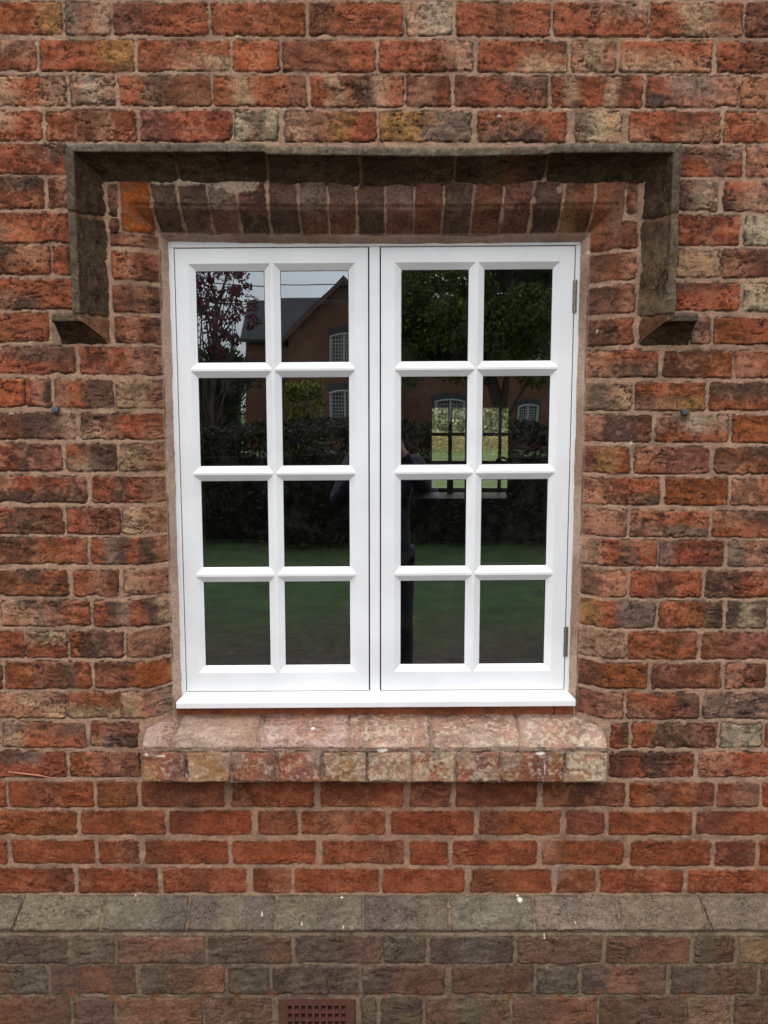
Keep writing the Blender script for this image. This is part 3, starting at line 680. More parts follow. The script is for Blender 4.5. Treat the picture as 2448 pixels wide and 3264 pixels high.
def build_hood():
    """chamfered brick label moulding: sweeps with mitred corners; q runs from the outer lip edge to the wall"""
    PYL = -.056; LW = .017; CW = .052
    XO_L = X(222, 700, PYL) - .002; XO_R = X(2160, 700, PYL) + .002
    ZO = Z(458, PYL); ZS = Z(1000, PYL); XE_L = X(165, 1010, PYL); XE_R = X(2224, 1010, PYL)
    # profile in (q, y): top/back edge at the wall, out to the lip, lip face, chamfer back to the wall
    pr = np.array([(0, .004), (0, PYL + .003), (.0015, PYL), (LW, PYL), (LW + .0015, PYL + .012), (LW + .008, PYL + .022), (LW + .020, PYL + .037), (LW + .036, PYL + .050), (LW + CW, .004)])
    seg = np.hypot(*(pr[1:] - pr[:-1]).T); L = np.concatenate([[0], np.cumsum(seg)])
    s = np.linspace(0, L[-1], int(L[-1] / .0026)); q = np.interp(s, L, pr[:, 0]); y = np.interp(s, L, pr[:, 1])
    TW = LW + CW
    hq = np.where(s < L[1], -1.0, np.where(s < L[3], 0.0, .7)); hy = np.where(s < L[1], 0.0, np.where(s < L[3], 1.0, .7))
    hq = np.convolve(np.pad(hq, 2, 'edge'), np.ones(5) / 5, 'valid'); hy = np.convolve(np.pad(hy, 2, 'edge'), np.ones(5) / 5, 'valid')
    parts = []
    def seg_surface(A, B, inward, t0f, t1f, joints, codes, seed, lip=.55):
        """A->B along outer edge; inward unit vector (x,z) towards the chamfer side"""
        A = np.array(A); B = np.array(B); D = B - A; ln = np.hypot(*D); D = D / ln; N = np.array(inward)
        n = int((ln + .1) / .0026); tt = np.linspace(0, 1, n)
        ta = t0f(q)[:, None]; tb = ln + t1f(q)[:, None]
        T = ta + (tb - ta) * tt[None, :]
        f = Field(T, np.repeat(s[:, None], n, 1), seed=seed, warp=.8, mort=lin((124, 102, 82)), base=(72, 60, 46), bk=.35, tone=(.80, .67, .54))
        # regular index lines for the brick lookup: use full range
        f.Aline = np.linspace(-1, 1, n) * 0 + 0; f.Bline = s
        js = [-.2] + joints + [ln + .2]; f.veil = lin((104, 92, 72)) * .6
        for i in range(len(js) - 1):
            f.Aline = np.full(n, (js[i] + js[i + 1]) / 2)
            f.brick(js[i] + .0042, js[i + 1] - .0042, -.02, s[-1] + .02, code=codes[i % len(codes)], stain=.8, rad=.003, lift=.003, crack=.4)
        # pale weathered lip
        k = (sst(L[1] - .004, L[1] + .002, s) * sst(L[3] + .003, L[3] - .001, s))[:, None] * (.45 + .9 * (f.n3 - .3))
        k = np.clip(k * 1.5, 0, .95)[..., None] * lip; f.C[:] = f.C * (1 - k) + PL['L'] * (.12 + .75 * f.n5[..., None] + .55 * fbm(T * 7, f.B * 20, seed + 40, 4)[..., None] ** 2) * k
        H = f.H + .007 * (fbm(T * 26, f.B * 30, seed + 5, 4) - .5)
        if lip == 1.0:
            dz = np.interp(A[0] + T, [X(u, 500, PYL) for u in (222, 500, 842, 852, 1200, 1450, 1740, 1760, 2160)], [0, .0012, 0, .0060, .0090, .0105, .006, .0022, .0015])
        else: dz = 0
        qq = q[:, None] + dz + H * hq[:, None]; yy = y[:, None] - H * hy[:, None] + .004 * (fbm(T * 9, T * 0 + seed, 3, 3) - .5)
        xz = A[None, None, :] + D * T[..., None] + N * qq[..., None]
        P = np.stack([xz[..., 0], yy, xz[..., 1]], -1)
        parts.append((P, f.rgba()))
    mit = lambda sg: (lambda qv: sg * qv)
    zero = lambda qv: 0 * qv
    # top run
    A, B = (XO_L, ZO), (XO_R, ZO)
    jt = [X(u, 500, PYL) - XO_L for u in (551, 846, 1148, 1452, 1754)]
    seg_surface(A, B, (0, -1), mit(1), mit(-1), jt, ['hH', 'Hh', 'hHh', 'hHH', 'hHBh', 'hH'], 101, 1.0)
    # left leg, going down; the stop returns outwards
    seg_surface((XO_L, ZO), (XO_L, ZS), (1, 0), mit(1), mit(1), [ZO - Z(688, PYL * .5), ZO - ZS + .004], ['KDD/DDK', 'HgDH/HHLG', 'PB'], 111)
    seg_surface((XO_R, ZO), (XO_R, ZS), (-1, 0), mit(1), mit(1), [ZO - Z(697, PYL * .5), ZO - ZS + .004], ['DGK/DDD', 'DGKG/GGCL', 'MB'], 121)
    # stops (outer edge is their top)
    seg_surface((XO_L, ZS), (XE_L, ZS), (0, -1), mit(-1), zero, [], ['DK'], 131)
    seg_surface((XO_R, ZS), (XE_R, ZS), (0, -1), mit(-1), zero, [], ['DK'], 141)
    V = []; C = []; Fc = []; off = 0
    for P, K in parts:
        n, m = P.shape[:2]; idx = np.arange(n * m).reshape(n, m) + off
        Fc.append(np.stack([idx[:-1, :-1], idx[:-1, 1:], idx[1:, 1:], idx[1:, :-1]], -1).reshape(-1, 4)); off += n * m
        V.append(P.reshape(-1, 3)); C.append(K.reshape(-1, 4))
    # closing caps on the ends of the stops
    V = np.concatenate(V); C = np.concatenate(C); Fc = np.concatenate(Fc)
    me = bpy.data.meshes.new('hood_mould'); nf = len(Fc)
    me.vertices.add(len(V)); me.vertices.foreach_set('co', V.astype(np.float32).ravel())
    me.loops.add(nf * 4); me.loops.foreach_set('vertex_index', Fc.astype(np.int32).ravel())
    me.polygons.add(nf); me.polygons.foreach_set('loop_start', np.arange(nf, dtype=np.int32) * 4)
    me.polygons.foreach_set('use_smooth', np.full(nf, True)); me.update(calc_edges=True)
    a = me.color_attributes.new('Col', 'FLOAT_COLOR', 'POINT'); a.data.foreach_set('color', C.astype(np.float32).ravel())
    bm = bmesh.new(); bm.from_mesh(me)
    lay = bm.verts.layers.float_color['Col']
    for xe in (XE_L, XE_R):
        vs = [bm.verts.new((xe, yy, ZS - qq)) for qq, yy in pr]
        for v in vs: v[lay] = (*PL['H'], 1)
        bm.faces.new(vs)
    bm.to_mesh(me); bm.free()
    o = link('hood_mould', me, M_MOULD, HOUSE); o['label'] = 'dark mossy brick label moulding over the window with dropped ends'
build_hood()

# ------------------------------------------------------------------ the white window
SHK = 0.0065; XC = X(1197, 1500, FY)
def shear(o):
    for v in o.data.vertices: v.co.z += SHK * (v.co.x - XC)
    return o
fx0 = (X(534, 762, FY) + X(577, 2207, FY)) / 2; fx1 = (X(1859, 761, FY) + X(1820, 2203, FY)) / 2
fz1 = Z(761.5, FY) ; fz0 = Z(2205, FY)
cL = ((X(551, 787, FY) + X(595, 2208, FY)) / 2, (X(1176, 787, FY) + X(1181, 2200, FY)) / 2)
cR = ((X(1209, 785, FY) + X(1212, 2200, FY)) / 2, (X(1835, 780, FY) + X(1801, 2197, FY)) / 2)
cz1 = Z(785, FY); cz0 = Z(2203, FY)
G = .0015
def build_window():
    bm = bmesh.new(); d = FY + .055
    box(bm, fx0, fx1, FY, d, cz1, fz1 + .004, .0012)                           # head
    box(bm, fx0, cL[0], FY + .0004, d, fz0, cz1 - .0002, .0012)                 # jambs
    box(bm, cR[1], fx1, FY + .0004, d, fz0, cz1 - .0002, .0012)
    box(bm, cL[1], cR[0], FY + .0006, d, fz0, cz1 - .0002, .0012)               # mullion
    box(bm, fx0 + .001, fx1 - .001, FY + .0008, d, fz0 - .02, cz0, .0012)                       # bottom rail
    win = shear(bm_obj('window', bm, M_PAINT, HOUSE))
    win['label'] = 'white painted timber casement window of sixteen panes'
    # near-black strips that paint the shade into the casement gaps
    bm = bmesh.new()
    for a, b in (cL, cR):
        box(bm, a - .001, a + .012, FY + .014, d - .004, cz0, cz1); box(bm, b - .012, b + .001, FY + .014, d - .004, cz0, cz1)
        box(bm, a + .012, b - .012, FY + .014, d - .004, cz1 - .012, cz1 + .001); box(bm, a + .012, b - .012, FY + .014, d - .004, cz0 - .001, cz0 + .012)
    shear(bm_obj('gap_shade_strip', bm, M_GAP, win))
    # projecting timber sill
    bm = bmesh.new()
    sy = .030; xa, xb = X(561, 2250, sy), X(1835, 2240, sy)
    zt, zb = Z(2237, sy), Z(2255, sy)
    pr = [(FY + .03, fz0 + .002), (FY - .0005, fz0), (sy + .004, zt + .003), (sy, zt), (sy, zb), (sy + .008, zb - .001), (FY + .03, zb - .001)]
    rings = []
    for x in (xa, xb): rings.append([bm.verts.new((x, y, z)) for y, z in pr])
    n = len(pr)
    for k in range(n): bm.faces.new((rings[0][k], rings[0][(k + 1) % n], rings[1][(k + 1) % n], rings[1][k]))
    bm.faces.new(rings[0]); bm.faces.new(rings[1][::-1])
    for r, sg in ((rings[0], 1), (rings[1], -1)):   # horns run back to the frame
        r[0].co.x += sg * .014; r[1].co.x += sg * .014
    bmesh.ops.bevel(bm, geom=[e for e in bm.edges], offset=.0012, segments=2, affect='EDGES')
    shear(bm_obj('sill_board', bm, M_PAINT, win))
    # glass openings, photo pixels at mid height
    v = [(864, 1156, 859, 1150), (1203.5, 1484, 1199, 1481), (1532.6, 1807, 1527, 1802), (1853, 2120, 1850, 2114)]
    cols = {0: ((640, 853), (902, 1114)), 1: ((1277.5, 1487), (1535, 1747))}
    mid = 1490
    ch = .0165
    for k, (c0, c1) in enumerate((cL, cR)):
        y0 = FY + .0015; yg = GLY
        c0 += .0024 if k == 0 else .0034; c1 -= .0036 if k == 0 else .0026
        gx = []
        for a, b in cols[k]: gx.append((X(a, mid, yg), X(b, mid, yg)))
        rz = []
        for t, b, t2, b2 in v:
            rz.append((Z((t + t2) / 2, yg), Z((b + b2) / 2, yg)))
        xs = [c0]
        for a, b in gx: xs += [a - ch, b + ch]
        xs.append(c1)
        if xs[3] - xs[2] < .006:
            m = (xs[2] + xs[3]) / 2; xs[2], xs[3] = m - .003, m + .003
        zs = [cz1 - .0026]
        for t, b in rz: zs += [t + ch, b - ch]
        zs.append(cz0 + .0022)
        for i in (2, 4, 6):
            if zs[i] - zs[i + 1] < .004: m = (zs[i] + zs[i + 1]) / 2; zs[i], zs[i + 1] = m + .002, m - .002
        bm = bmesh.new(); cache = {}
        def V(x, y, z):
            key = (round(x, 5), round(y, 5), round(z, 5))
            if key not in cache: cache[key] = bm.verts.new((x, y, z))
            return cache[key]
        for i in range(5):
            for j in range(9):
                a, b = xs[i], xs[i + 1]; t, u = zs[j], zs[j + 1]
                if i % 2 and j % 2:
                    ga, gb = gx[i // 2]; gt, gu = rz[j // 2]
                    o = [(a, t), (b, t), (b, u), (a, u)]; q = [(ga, gt), (gb, gt), (gb, gu), (ga, gu)]
                    e = .0014; r = [(ga + e, gt - e), (gb - e, gt - e), (gb - e, gu + e), (ga + e, gu + e)]
                    for m in range(4):
                        n2 = (m + 1) % 4
                        bm.faces.new((V(o[m][0], y0, o[m][1]), V(o[n2][0], y0, o[n2][1]), V(q[n2][0], yg - .001, q[n2][1]), V(q[m][0], yg - .001, q[m][1])))
                        f = bm.faces.new((V(q[m][0], yg - .001, q[m][1]), V(q[n2][0], yg - .001, q[n2][1]), V(r[n2][0], yg - .0009, r[n2][1]), V(r[m][0], yg - .0009, r[m][1])))
                        f.material_index = 1
                        # inner lining behind the glass
                        bm.faces.new((V(r[m][0], yg - .0009, r[m][1]), V(r[n2][0], yg - .0009, r[n2][1]), V(r[n2][0] , yg + .035, r[n2][1]), V(r[m][0], yg + .035, r[m][1]))).material_index = 1
                else:
                    bm.faces.new((V(a, y0, t), V(b, y0, t), V(b, y0, u), V(a, y0, u)))
        pr = [(xs[0], zs[0]), (xs[-1], zs[0]), (xs[-1], zs[-1]), (xs[0], zs[-1])]
        # rims of the leaf
        for (xa_, xb_) in ((xs[0], xs[0]), (xs[-1], xs[-1])):
            for j in range(9): bm.faces.new((V(xa_, y0, zs[j]), V(xa_, y0, zs[j + 1]), V(xa_, y0 + .045, zs[j + 1]), V(xa_, y0 + .045, zs[j])))
        for z_ in (zs[0], zs[-1]):
            for i in range(5): bm.faces.new((V(xs[i], y0, z_), V(xs[i + 1], y0, z_), V(xs[i + 1], y0 + .045, z_), V(xs[i], y0 + .045, z_)))
        per = [e for e in bm.edges if len(e.link_faces) == 2 and abs(e.verts[0].co.y - y0) < 1e-6 and abs(e.verts[1].co.y - y0) < 1e-6
               and any(abs(f.normal.y) < .1 or f.calc_center_median().y > y0 + .01 for f in e.link_faces)]
        bm.normal_update()
        o = bm_obj('casement', bm, [M_PAINT, M_GAP], win); shear(o)
        o['label'] = ('fixed left casement of eight panes', 'hinged right casement of eight panes')[k]
        bm = bmesh.new()
        for ga, gb in gx:
            for gt, gu in rz:
                tx_, tz_ = random.uniform(-.00022, .00022), random.uniform(-.00022, .00022)
                bm.faces.new([bm.verts.new(p) for p in ((ga, yg - tx_ - tz_, gu), (gb, yg + tx_ - tz_, gu), (gb, yg + tx_ + tz_, gt), (ga, yg - tx_ + tz_, gt))])
        me_o = bm_obj('glass', bm, M_GLASS, win); shear(me_o)
    # butt hinges with knuckles
    mh = simple('hinge_steel', (140, 132, 118), .4, .8, noise=.4, scale=150)
    for (u, v0, v1) in ((1829.5, 897, 999), (1805, 2002, 2095)):
        bm = bmesh.new(); x = cR[1] - .0002; za, zb = Z(v1, FY), Z(v0, FY)
        n = 5
        for k in range(n):
            a = zb + (za - zb) * k / n + .0006; b = zb + (za - zb) * (k + 1) / n - .0006
            pts = [(x, FY - .0025, b), (x, FY - .0025, a)]
            tube(bm, [pts[0], pts[1]], .0034, 12)
        tube(bm, [(x, FY - .0025, za), (x, FY - .0025, zb)], .0024, 10)
        box(bm, x - .0052, x + .0056, FY - .0010, FY + .02, za, zb)
        o = bm_obj('hinge', bm, mh, win, smooth=False); shear(o)
build_window()

# ------------------------------------------------------------------ back of the wall, the dark room behind the window
def build_room():
    mi = simple('brown_inner_plaster', (104, 66, 50), .9, noise=.3, scale=6); mf = simple('dark_floorboards', (70, 48, 36), .7, noise=.4, scale=5)
    bm = bmesh.new(); t0, t1 = .125, .30; H = 2.55
    ox0, ox1, oz0, oz1 = AXL + .05, AXR - .05, SILL_TOP - .03, AZ - .03
    box(bm, -3.2, ox0, t0, t1, -.1, 3.5); box(bm, ox1, 3.2, t0, t1, -.1, 3.5)
    box(bm, ox0, ox1, t0 + .001, t1, -.1, oz0); box(bm, ox0, ox1, t0 + .001, t1, oz1, 3.5)
    bm_obj('inner_wall', bm, mi, HOUSE)
    RY = 6.0
    bm = bmesh.new()
    wx0, wx1 = X(1370, 1400, RY), X(1370, 1400, RY) + .86; wz1 = Z(1292, RY); wz0 = Z(1563, RY)
    box(bm, -3.2, wx0, RY, RY + .25, -.1, 3.5); box(bm, wx1, 3.2, RY, RY + .25, -.1, 3.5)
    box(bm, wx0, wx1, RY + .001, RY + .25, -.1, wz0); box(bm, wx0, wx1, RY + .001, RY + .25, wz1, 3.5)
    box(bm, -3.4, -3.2, .0 + t0, RY + .25, -.1, 3.5); box(bm, 3.2, 3.4, t0, RY + .25, -.1, 3.5)
    px = X(1628, 1400, 3.2)
    box(bm, px, 3.2, 3.2, 3.32, -.1, 2.9)                                        # cross wall with a doorway
    bm_obj('room_wall', bm, mi, HOUSE)
    bm = bmesh.new(); box(bm, -3.2, 3.2, t1, RY, -.1, .02); bm_obj('floor', bm, mf, HOUSE)
    bm = bmesh.new(); box(bm, -3.2, 3.2, t1, RY, H, H + .1); box(bm, -3.4, 3.4, t0, RY + .25, 3.5, 3.6); bm_obj('room_ceiling', bm, mi, HOUSE)
    # far window
    bm = bmesh.new(); y0, y1 = RY + .06, RY + .11
    def U(u): return X(u, 1400, RY + .06)
    def Vz(v): return Z(v, RY + .06)
    fr = simple('old_cream_frame', (196, 172, 136), .6)
    L = [(1377, 1429), (1441, 1493), (1538, 1589), (1599, 1651)]
    R_ = [(1300, 1379), (1390, 1469), (1480, 1556)]
    xs = [wx0]; [xs.extend((U(a), U(b))) for a, b in L]; xs.append(wx1 if wx1 > U(1651) else U(1660))
    zs = [wz1]; [zs.extend((Vz(a), Vz(b))) for a, b in R_]; zs.append(wz0)
    for i in range(len(xs) - 1):
        if i % 2 == 0: box(bm, xs[i], xs[i + 1], y0, y1, wz0, wz1)
    for j in range(len(zs) - 1):
        if j % 2 == 0: box(bm, wx0 + .001, wx1 - .001, y0 + .004, y1 - .004, zs[j + 1], zs[j])
    rw = bm_obj('rear_window', bm, fr, HOUSE)
    bm = bmesh.new(); bm.faces.new([bm.verts.new(p) for p in ((wx0, y1 - .02, wz0), (wx1, y1 - .02, wz0), (wx1, y1 - .02, wz1), (wx0, y1 - .02, wz1))])
    bm_obj('glass', bm, M_GLASS2, rw)
    # worktop and tap under it
    wk = empty('kitchen_worktop', (wx0 + .45, RY - .3, 0), label='pale worktop on a dark cupboard under the far window, seen through the panes', cat='worktop')
    zt = Z(1585, RY - .5)
    bm = bmesh.new(); box(bm, wx0 - .35, wx1 + .5, RY - .6, RY - .002, zt - .04, zt, .004); bm_obj('worktop', bm, simple('worktop', (150, 128, 108), .5, noise=.2), wk)
    bm = bmesh.new(); box(bm, wx0 - .34, wx1 + .5, RY - .57, RY - .003, .02, zt - .041, .003); bm_obj('cupboard', bm, simple('cupboard', (82, 50, 36), .6, noise=.2), wk)
    tx = X(1622, 1480, RY - .25); r = .062
    bm = bmesh.new(); c = Vector((tx - r, RY - .25, Z(1480, RY - .25)))
    pts = [(tx, RY - .25, zt), (tx, RY - .25, c.z)] + [(c.x + r * math.cos(a), c.y, c.z + r * math.sin(a)) for a in np.linspace(.2, 3.0, 12)] + [(tx - 2 * r, RY - .25, c.z - .03)]
    tube(bm, pts, .011, 10); tube(bm, [(tx, RY - .25, zt), (tx, RY - .25, zt + .05)], .022, 12)
    t = empty('kitchen_tap', (tx, RY - .25, zt), label='curved swan neck tap silhouetted against the far window', cat='tap')
    bm_obj('spout', bm, simple('chrome', (150, 150, 150), .2, 1.0), t, True)
    bm = bmesh.new(); tube(bm, [(tx, RY - .25, zt + .06), (tx + .05, RY - .25, zt + .09)], .006, 8); bm_obj('lever', bm, bpy.data.materials['chrome'], t, True)
    # bottle on the sill
    bx = X(1432, 1540, RY); bm = bmesh.new()
    tube(bm, [(bx, RY - .1, zt), (bx, RY - .1, zt + .14), (bx, RY - .1, zt + .17), (bx, RY - .1, zt + .21)], [.03, .03, .012, .012], 14)
    bt = empty('bottle', (bx, RY - .1, zt), label='small dark bottle on the worktop below the far window', cat='bottle')
    bm_obj('bottle_body', bm, simple('dark_bottle', (40, 46, 40), .3), bt, True)
    bm = bmesh.new(); tube(bm, [(bx, RY - .1, zt + .211), (bx, RY - .1, zt + .225)], .014, 12); bm_obj('cap', bm, simple('bottle_cap', (30, 30, 30), .5), bt, True)
build_room()

# ------------------------------------------------------------------ small things on the wall
def nail(u, v, label, rot, col):
    x, z = at(u, v); y = -.004
    e = empty('wall_nail', (x, y, z), label=label, cat='nail', group='old metal fixings in the mortar joints')
    m = simple('lead_' + str(u), col, .55, .6, noise=.4, scale=300)
    bm = bmesh.new(); box(bm, -.008, .008, -.009, .010, -.005, .005, .0016)
    for q in bm.verts: q.co.x += .002 * random.uniform(-1, 1); q.co.z += .0015 * random.uniform(-1, 1)
    o = bm_obj('head', bm, m, None); o.parent = e; e.rotation_euler = (0, rot, 0)
    bm = bmesh.new(); tube(bm, [(0, -.002, 0), (.001, .025, 0)], .004, 8); o = bm_obj('shank', bm, m, None); o.parent = e
nail(180, 1305, 'grey metal nail head in the mortar at the left, below a sooty brick', .25, (88, 94, 98))
nail(2180, 1313, 'square grey metal plug in the mortar joint at the far right', -.12, (80, 88, 92))
bm = bmesh.new()
pts = [(*at(30, 2457), 0), (*at(80, 2462), 0), (*at(130, 2469), 0), (*at(178, 2477), 0)]
tube(bm, [(a, -.006 - .002 * (i % 2), b) for i, (a, b, _) in enumerate(pts)], [.0018, .0022, .002, .001], 7)
tag(bm_obj('straw', bm, simple('dry_stalk', (176, 108, 84), .8), None, True), 'thin dry reddish stalk caught on the brickwork at lower left', 'twig')

# ------------------------------------------------------------------ garden in front, field behind
def grass_mat(name, c0, c1, c2, sc=1.2):
    m, n, b = newmat(name); tc = node(n, 'ShaderNodeTexCoord')
    g = node(n, 'ShaderNodeTexNoise', _Scale=sc, _Detail=10.0, _Roughness=0.7); n.links.new(tc.outputs['Object'], g.inputs['Vector'])
    r = ramp(n, g.outputs[0], [(0.3, tuple(lin(c0))), (0.5, tuple(lin(c1))), (0.72, tuple(lin(c2)))]); n.links.new(r.outputs[0], b.inputs['Base Color'])
    b.inputs['Roughness'].default_value = .95
    bp = node(n, 'ShaderNodeBump', _Strength=0.6, _Distance=0.05); n.links.new(g.outputs[0], bp.inputs['Height']); n.links.new(bp.outputs[0], b.inputs['Normal'])
    return m
def sheet(name, x0, x1, y0, y1, z, m, n=24, amp=0.0):
    bm = bmesh.new(); bmesh.ops.create_grid(bm, x_segments=n, y_segments=n, size=1)
    for v in bm.verts:
        v.co.x = x0 + (x1 - x0) * (v.co.x + 1) / 2; v.co.y = y0 + (y1 - y0) * (v.co.y + 1) / 2; v.co.z = z
    return tag(bm_obj(name, bm, m), kind='structure')
sheet('ground', -600, 600, -600, 600, -.02, grass_mat('meadow', (62, 78, 36), (82, 98, 46), (106, 112, 62), .6))
M_LAWN = grass_mat('lawn', (30, 30, 12), (36, 60, 10), (66, 78, 22), 3.2)
n = M_LAWN.node_tree; tc = node(n, 'ShaderNodeTexCoord'); sx = node(n, 'ShaderNodeSeparateXYZ'); n.links.new(tc.outputs['Object'], sx.inputs[0])
z = node(n, 'ShaderNodeTexNoise', _Scale=1.3, _Detail=8.0, _Roughness=.7); n.links.new(tc.outputs['Object'], z.inputs['Vector'])
ml = node(n, 'ShaderNodeMath', operation='MULTIPLY_ADD'); n.links.new(z.outputs[0], ml.inputs[0]); ml.inputs[1].default_value = 4.0; n.links.new(sx.outputs['Y'], ml.inputs[2])
mr = node(n, 'ShaderNodeMapRange'); mr.inputs[1].default_value = -3.0; mr.inputs[2].default_value = -1.2; n.links.new(ml.outputs[0], mr.inputs[0])
z2 = node(n, 'ShaderNodeTexNoise', _Scale=14.0, _Detail=6.0, _Roughness=.75); n.links.new(tc.outputs['Object'], z2.inputs['Vector'])
soil = ramp(n, z2.outputs[0], [(.35, tuple(lin((34, 27, 24)))), (.5, tuple(lin((54, 40, 32)))), (.68, tuple(lin((92, 62, 34))))])
b_ = n.nodes['Principled BSDF']; src = b_.inputs['Base Color'].links[0].from_socket
n.links.new(mixc(n, mr.outputs[0], src, soil.outputs[0]), b_.inputs['Base Color'])
sheet('lawn', -16, 16, -8.6, -.05, -.008, M_LAWN)
def leafmat(name):
    m, n, b = newmat(name); v = node(n, 'ShaderNodeVertexColor', layer_name='Col'); n.links.new(v.outputs[0], b.inputs['Base Color'])
    b.inputs['Roughness'].default_value = .6; b.inputs['Specular IOR Level'].default_value = .3
    t = node(n, 'ShaderNodeBsdfTranslucent'); n.links.new(v.outputs[0], t.inputs[0])
    mx = node(n, 'ShaderNodeMixShader'); mx.inputs[0].default_value = .3; o = n.nodes['Material Output']
    n.links.new(b.outputs[0], mx.inputs[1]); n.links.new(t.outputs[0], mx.inputs[2]); n.links.new(mx.outputs[0], o.inputs[0]); return m
M_LEAF = leafmat('leaves')
M_BARK = simple('bark', (84, 70, 56), .9, noise=.5, scale=12)
def leaves(name, parent, C, size, cols, seed, asp=1.8):
    """C (n,3) leaf centres"""
    rs = np.random.RandomState(seed); n = len(C)
    a = rs.normal(size=(n, 3)); a /= np.linalg.norm(a, axis=1)[:, None]
    b = np.cross(a, rs.normal(size=(n, 3))); b /= np.linalg.norm(b, axis=1)[:, None]
    s = size * rs.uniform(.6, 1.3, n)[:, None]
    P = np.stack([C - a * s, C - b * s / asp, C + a * s, C + b * s / asp], 1).reshape(-1, 3)
    cl = np.array([lin(c) for c in cols]); k = rs.randint(0, len(cl), n); c = cl[k] * rs.uniform(.7, 1.25, (n, 1))
    K = np.concatenate([np.repeat(c, 4, 0), np.ones((4 * n, 1))], 1)
    me = bpy.data.meshes.new(name); me.vertices.add(4 * n); me.vertices.foreach_set('co', P.astype(np.float32).ravel())
    me.loops.add(4 * n); me.loops.foreach_set('vertex_index', np.arange(4 * n, dtype=np.int32)); me.polygons.add(n)
    me.polygons.foreach_set('loop_start', np.arange(n, dtype=np.int32) * 4); me.update(calc_edges=True)
    at_ = me.color_attributes.new('Col', 'FLOAT_COLOR', 'POINT'); at_.data.foreach_set('color', K.astype(np.float32).ravel())
    return link(name, me, M_LEAF, parent)
def clump_points(centres, per, rs):
    out = []
    for (c, r) in centres:
        d = rs.normal(size=(per, 3)); d /= np.linalg.norm(d, axis=1)[:, None]
        out.append(np.array(c) + d * r * rs.uniform(.35, 1.0, (per, 1)) ** .6 * np.array([1, 1, .8]))
    return np.concatenate(out)
def tree(base, top, crown_c, crown_r, nclump, per, leaf, cols, seed, label, cat='tree', group=None, name='garden_tree', trunk_r=.14, gap=.4):
    rs = np.random.RandomState(seed); e = empty(name, base, label=label, cat=cat, group=group)
    bm = bmesh.new(); b = Vector(base); t = Vector(crown_c); pts = [b, b.lerp(t, .35) + Vector((.1, .05, 0)), b.lerp(t, .7), t]
    tube(bm, pts, [trunk_r, trunk_r * .75, trunk_r * .5, trunk_r * .2], 9)
    cs = []
    for k in range(nclump):
        d = rs.normal(size=3); d /= np.linalg.norm(d); rr = rs.uniform(.25, 1.0) ** .5
        c = np.array(crown_c) + d * rr * np.array(crown_r); cs.append((c, rs.uniform(.16, .34) * crown_r[0] * (1 - gap * .5)))
        if k % 2 == 0:
            s = pts[1 + k % 3].lerp(pts[3], rs.uniform(0, .6)); m = s.lerp(Vector(c), .5) + Vector(rs.uniform(-.15, .15, 3))
            tube(bm, [s, m, c], [trunk_r * .3, trunk_r * .18, trunk_r * .05], 6)
    bm_obj('trunk', bm, M_BARK, e, True)
    leaves('crown', e, clump_points(cs, per, rs), leaf, cols, seed)
def bush(name, x0, x1, y0, y1, z1, n, leaf, cols, seed, label, cat, group=None, kind=None, core=True):
    rs = np.random.RandomState(seed)
    e = empty(name, ((x0 + x1) / 2, (y0 + y1) / 2, 0), label=label, cat=cat, group=group, kind=kind)
    P = rs.uniform(0, 1, (n, 3)); side = rs.randint(0, 3, n)
    P[side == 0, 1] = rs.uniform(-.06, .2, (side == 0).sum()) ; P[side == 1, 1] = 1 - rs.uniform(-.06, .2, (side == 1).sum()); P[side == 2, 2] = 1 - rs.uniform(0, .12, (side == 2).sum())
    X_ = x0 + (x1 - x0) * P[:, 0]; Y_ = y0 + (y1 - y0) * P[:, 1]; hz = z1 * (.90 + .22 * fbm(X_ * 1.3, Y_ * 1.3, seed, 4)); Z_ = .02 + hz * P[:, 2]
    Y_ += .35 * (fbm(X_ * 2, Z_ * 2, seed + 3, 3) - .25) * (y1 - y0 < 2)
    leaves('foliage', e, np.stack([X_, Y_, Z_], 1), leaf, cols, seed)
    if core:
        bm = bmesh.new(); box(bm, x0 + .1, x1 - .1, y0 + .3 * (y1 - y0), y1 - .3 * (y1 - y0), 0, z1 * .74); bm_obj('inner_block', bm, simple('hedge_core_' + name + str(seed), (34, 34, 24) if name != 'hedgerow' else (150, 158, 116), 1), e)  # solid block added inside to close the gaps between leaves
GR = [(44, 62, 24), (58, 76, 28), (36, 50, 22), (72, 84, 36)]
DG = [(30, 42, 20), (38, 50, 22), (56, 48, 28), (64, 42, 26), (24, 32, 18)]
bush('hedge', -10, 10, -9.6, -8.4, 1.50, 110000, .032, DG, 21, 'long clipped garden hedge facing the window, brown and green, mirrored in the panes', 'hedge')
def rp(u, v, Y): x, z = refl(u, v, Y); return (x, Y, z)
def rpg(u, Y): return (refl(u, 1310, Y)[0], Y, 0.0)
# big green tree mirrored in the right casement
c = rp(1500, 930, -15); tree(rpg(1625, -15.2), None, c, (2.5, 1.6, 1.75), 95, 900, .042, [(70, 92, 28), (84, 104, 32), (56, 72, 26), (96, 110, 40)], 31, 'broad leafy green tree mirrored in the upper panes of the right casement', trunk_r=.2)
c = rp(1860, 880, -17); tree(rpg(1840, -17), None, c, (1.9, 1.5, 2.3), 60, 700, .045, GR, 32, 'second green tree to the side of the broad one, mirrored at the right edge', trunk_r=.18)
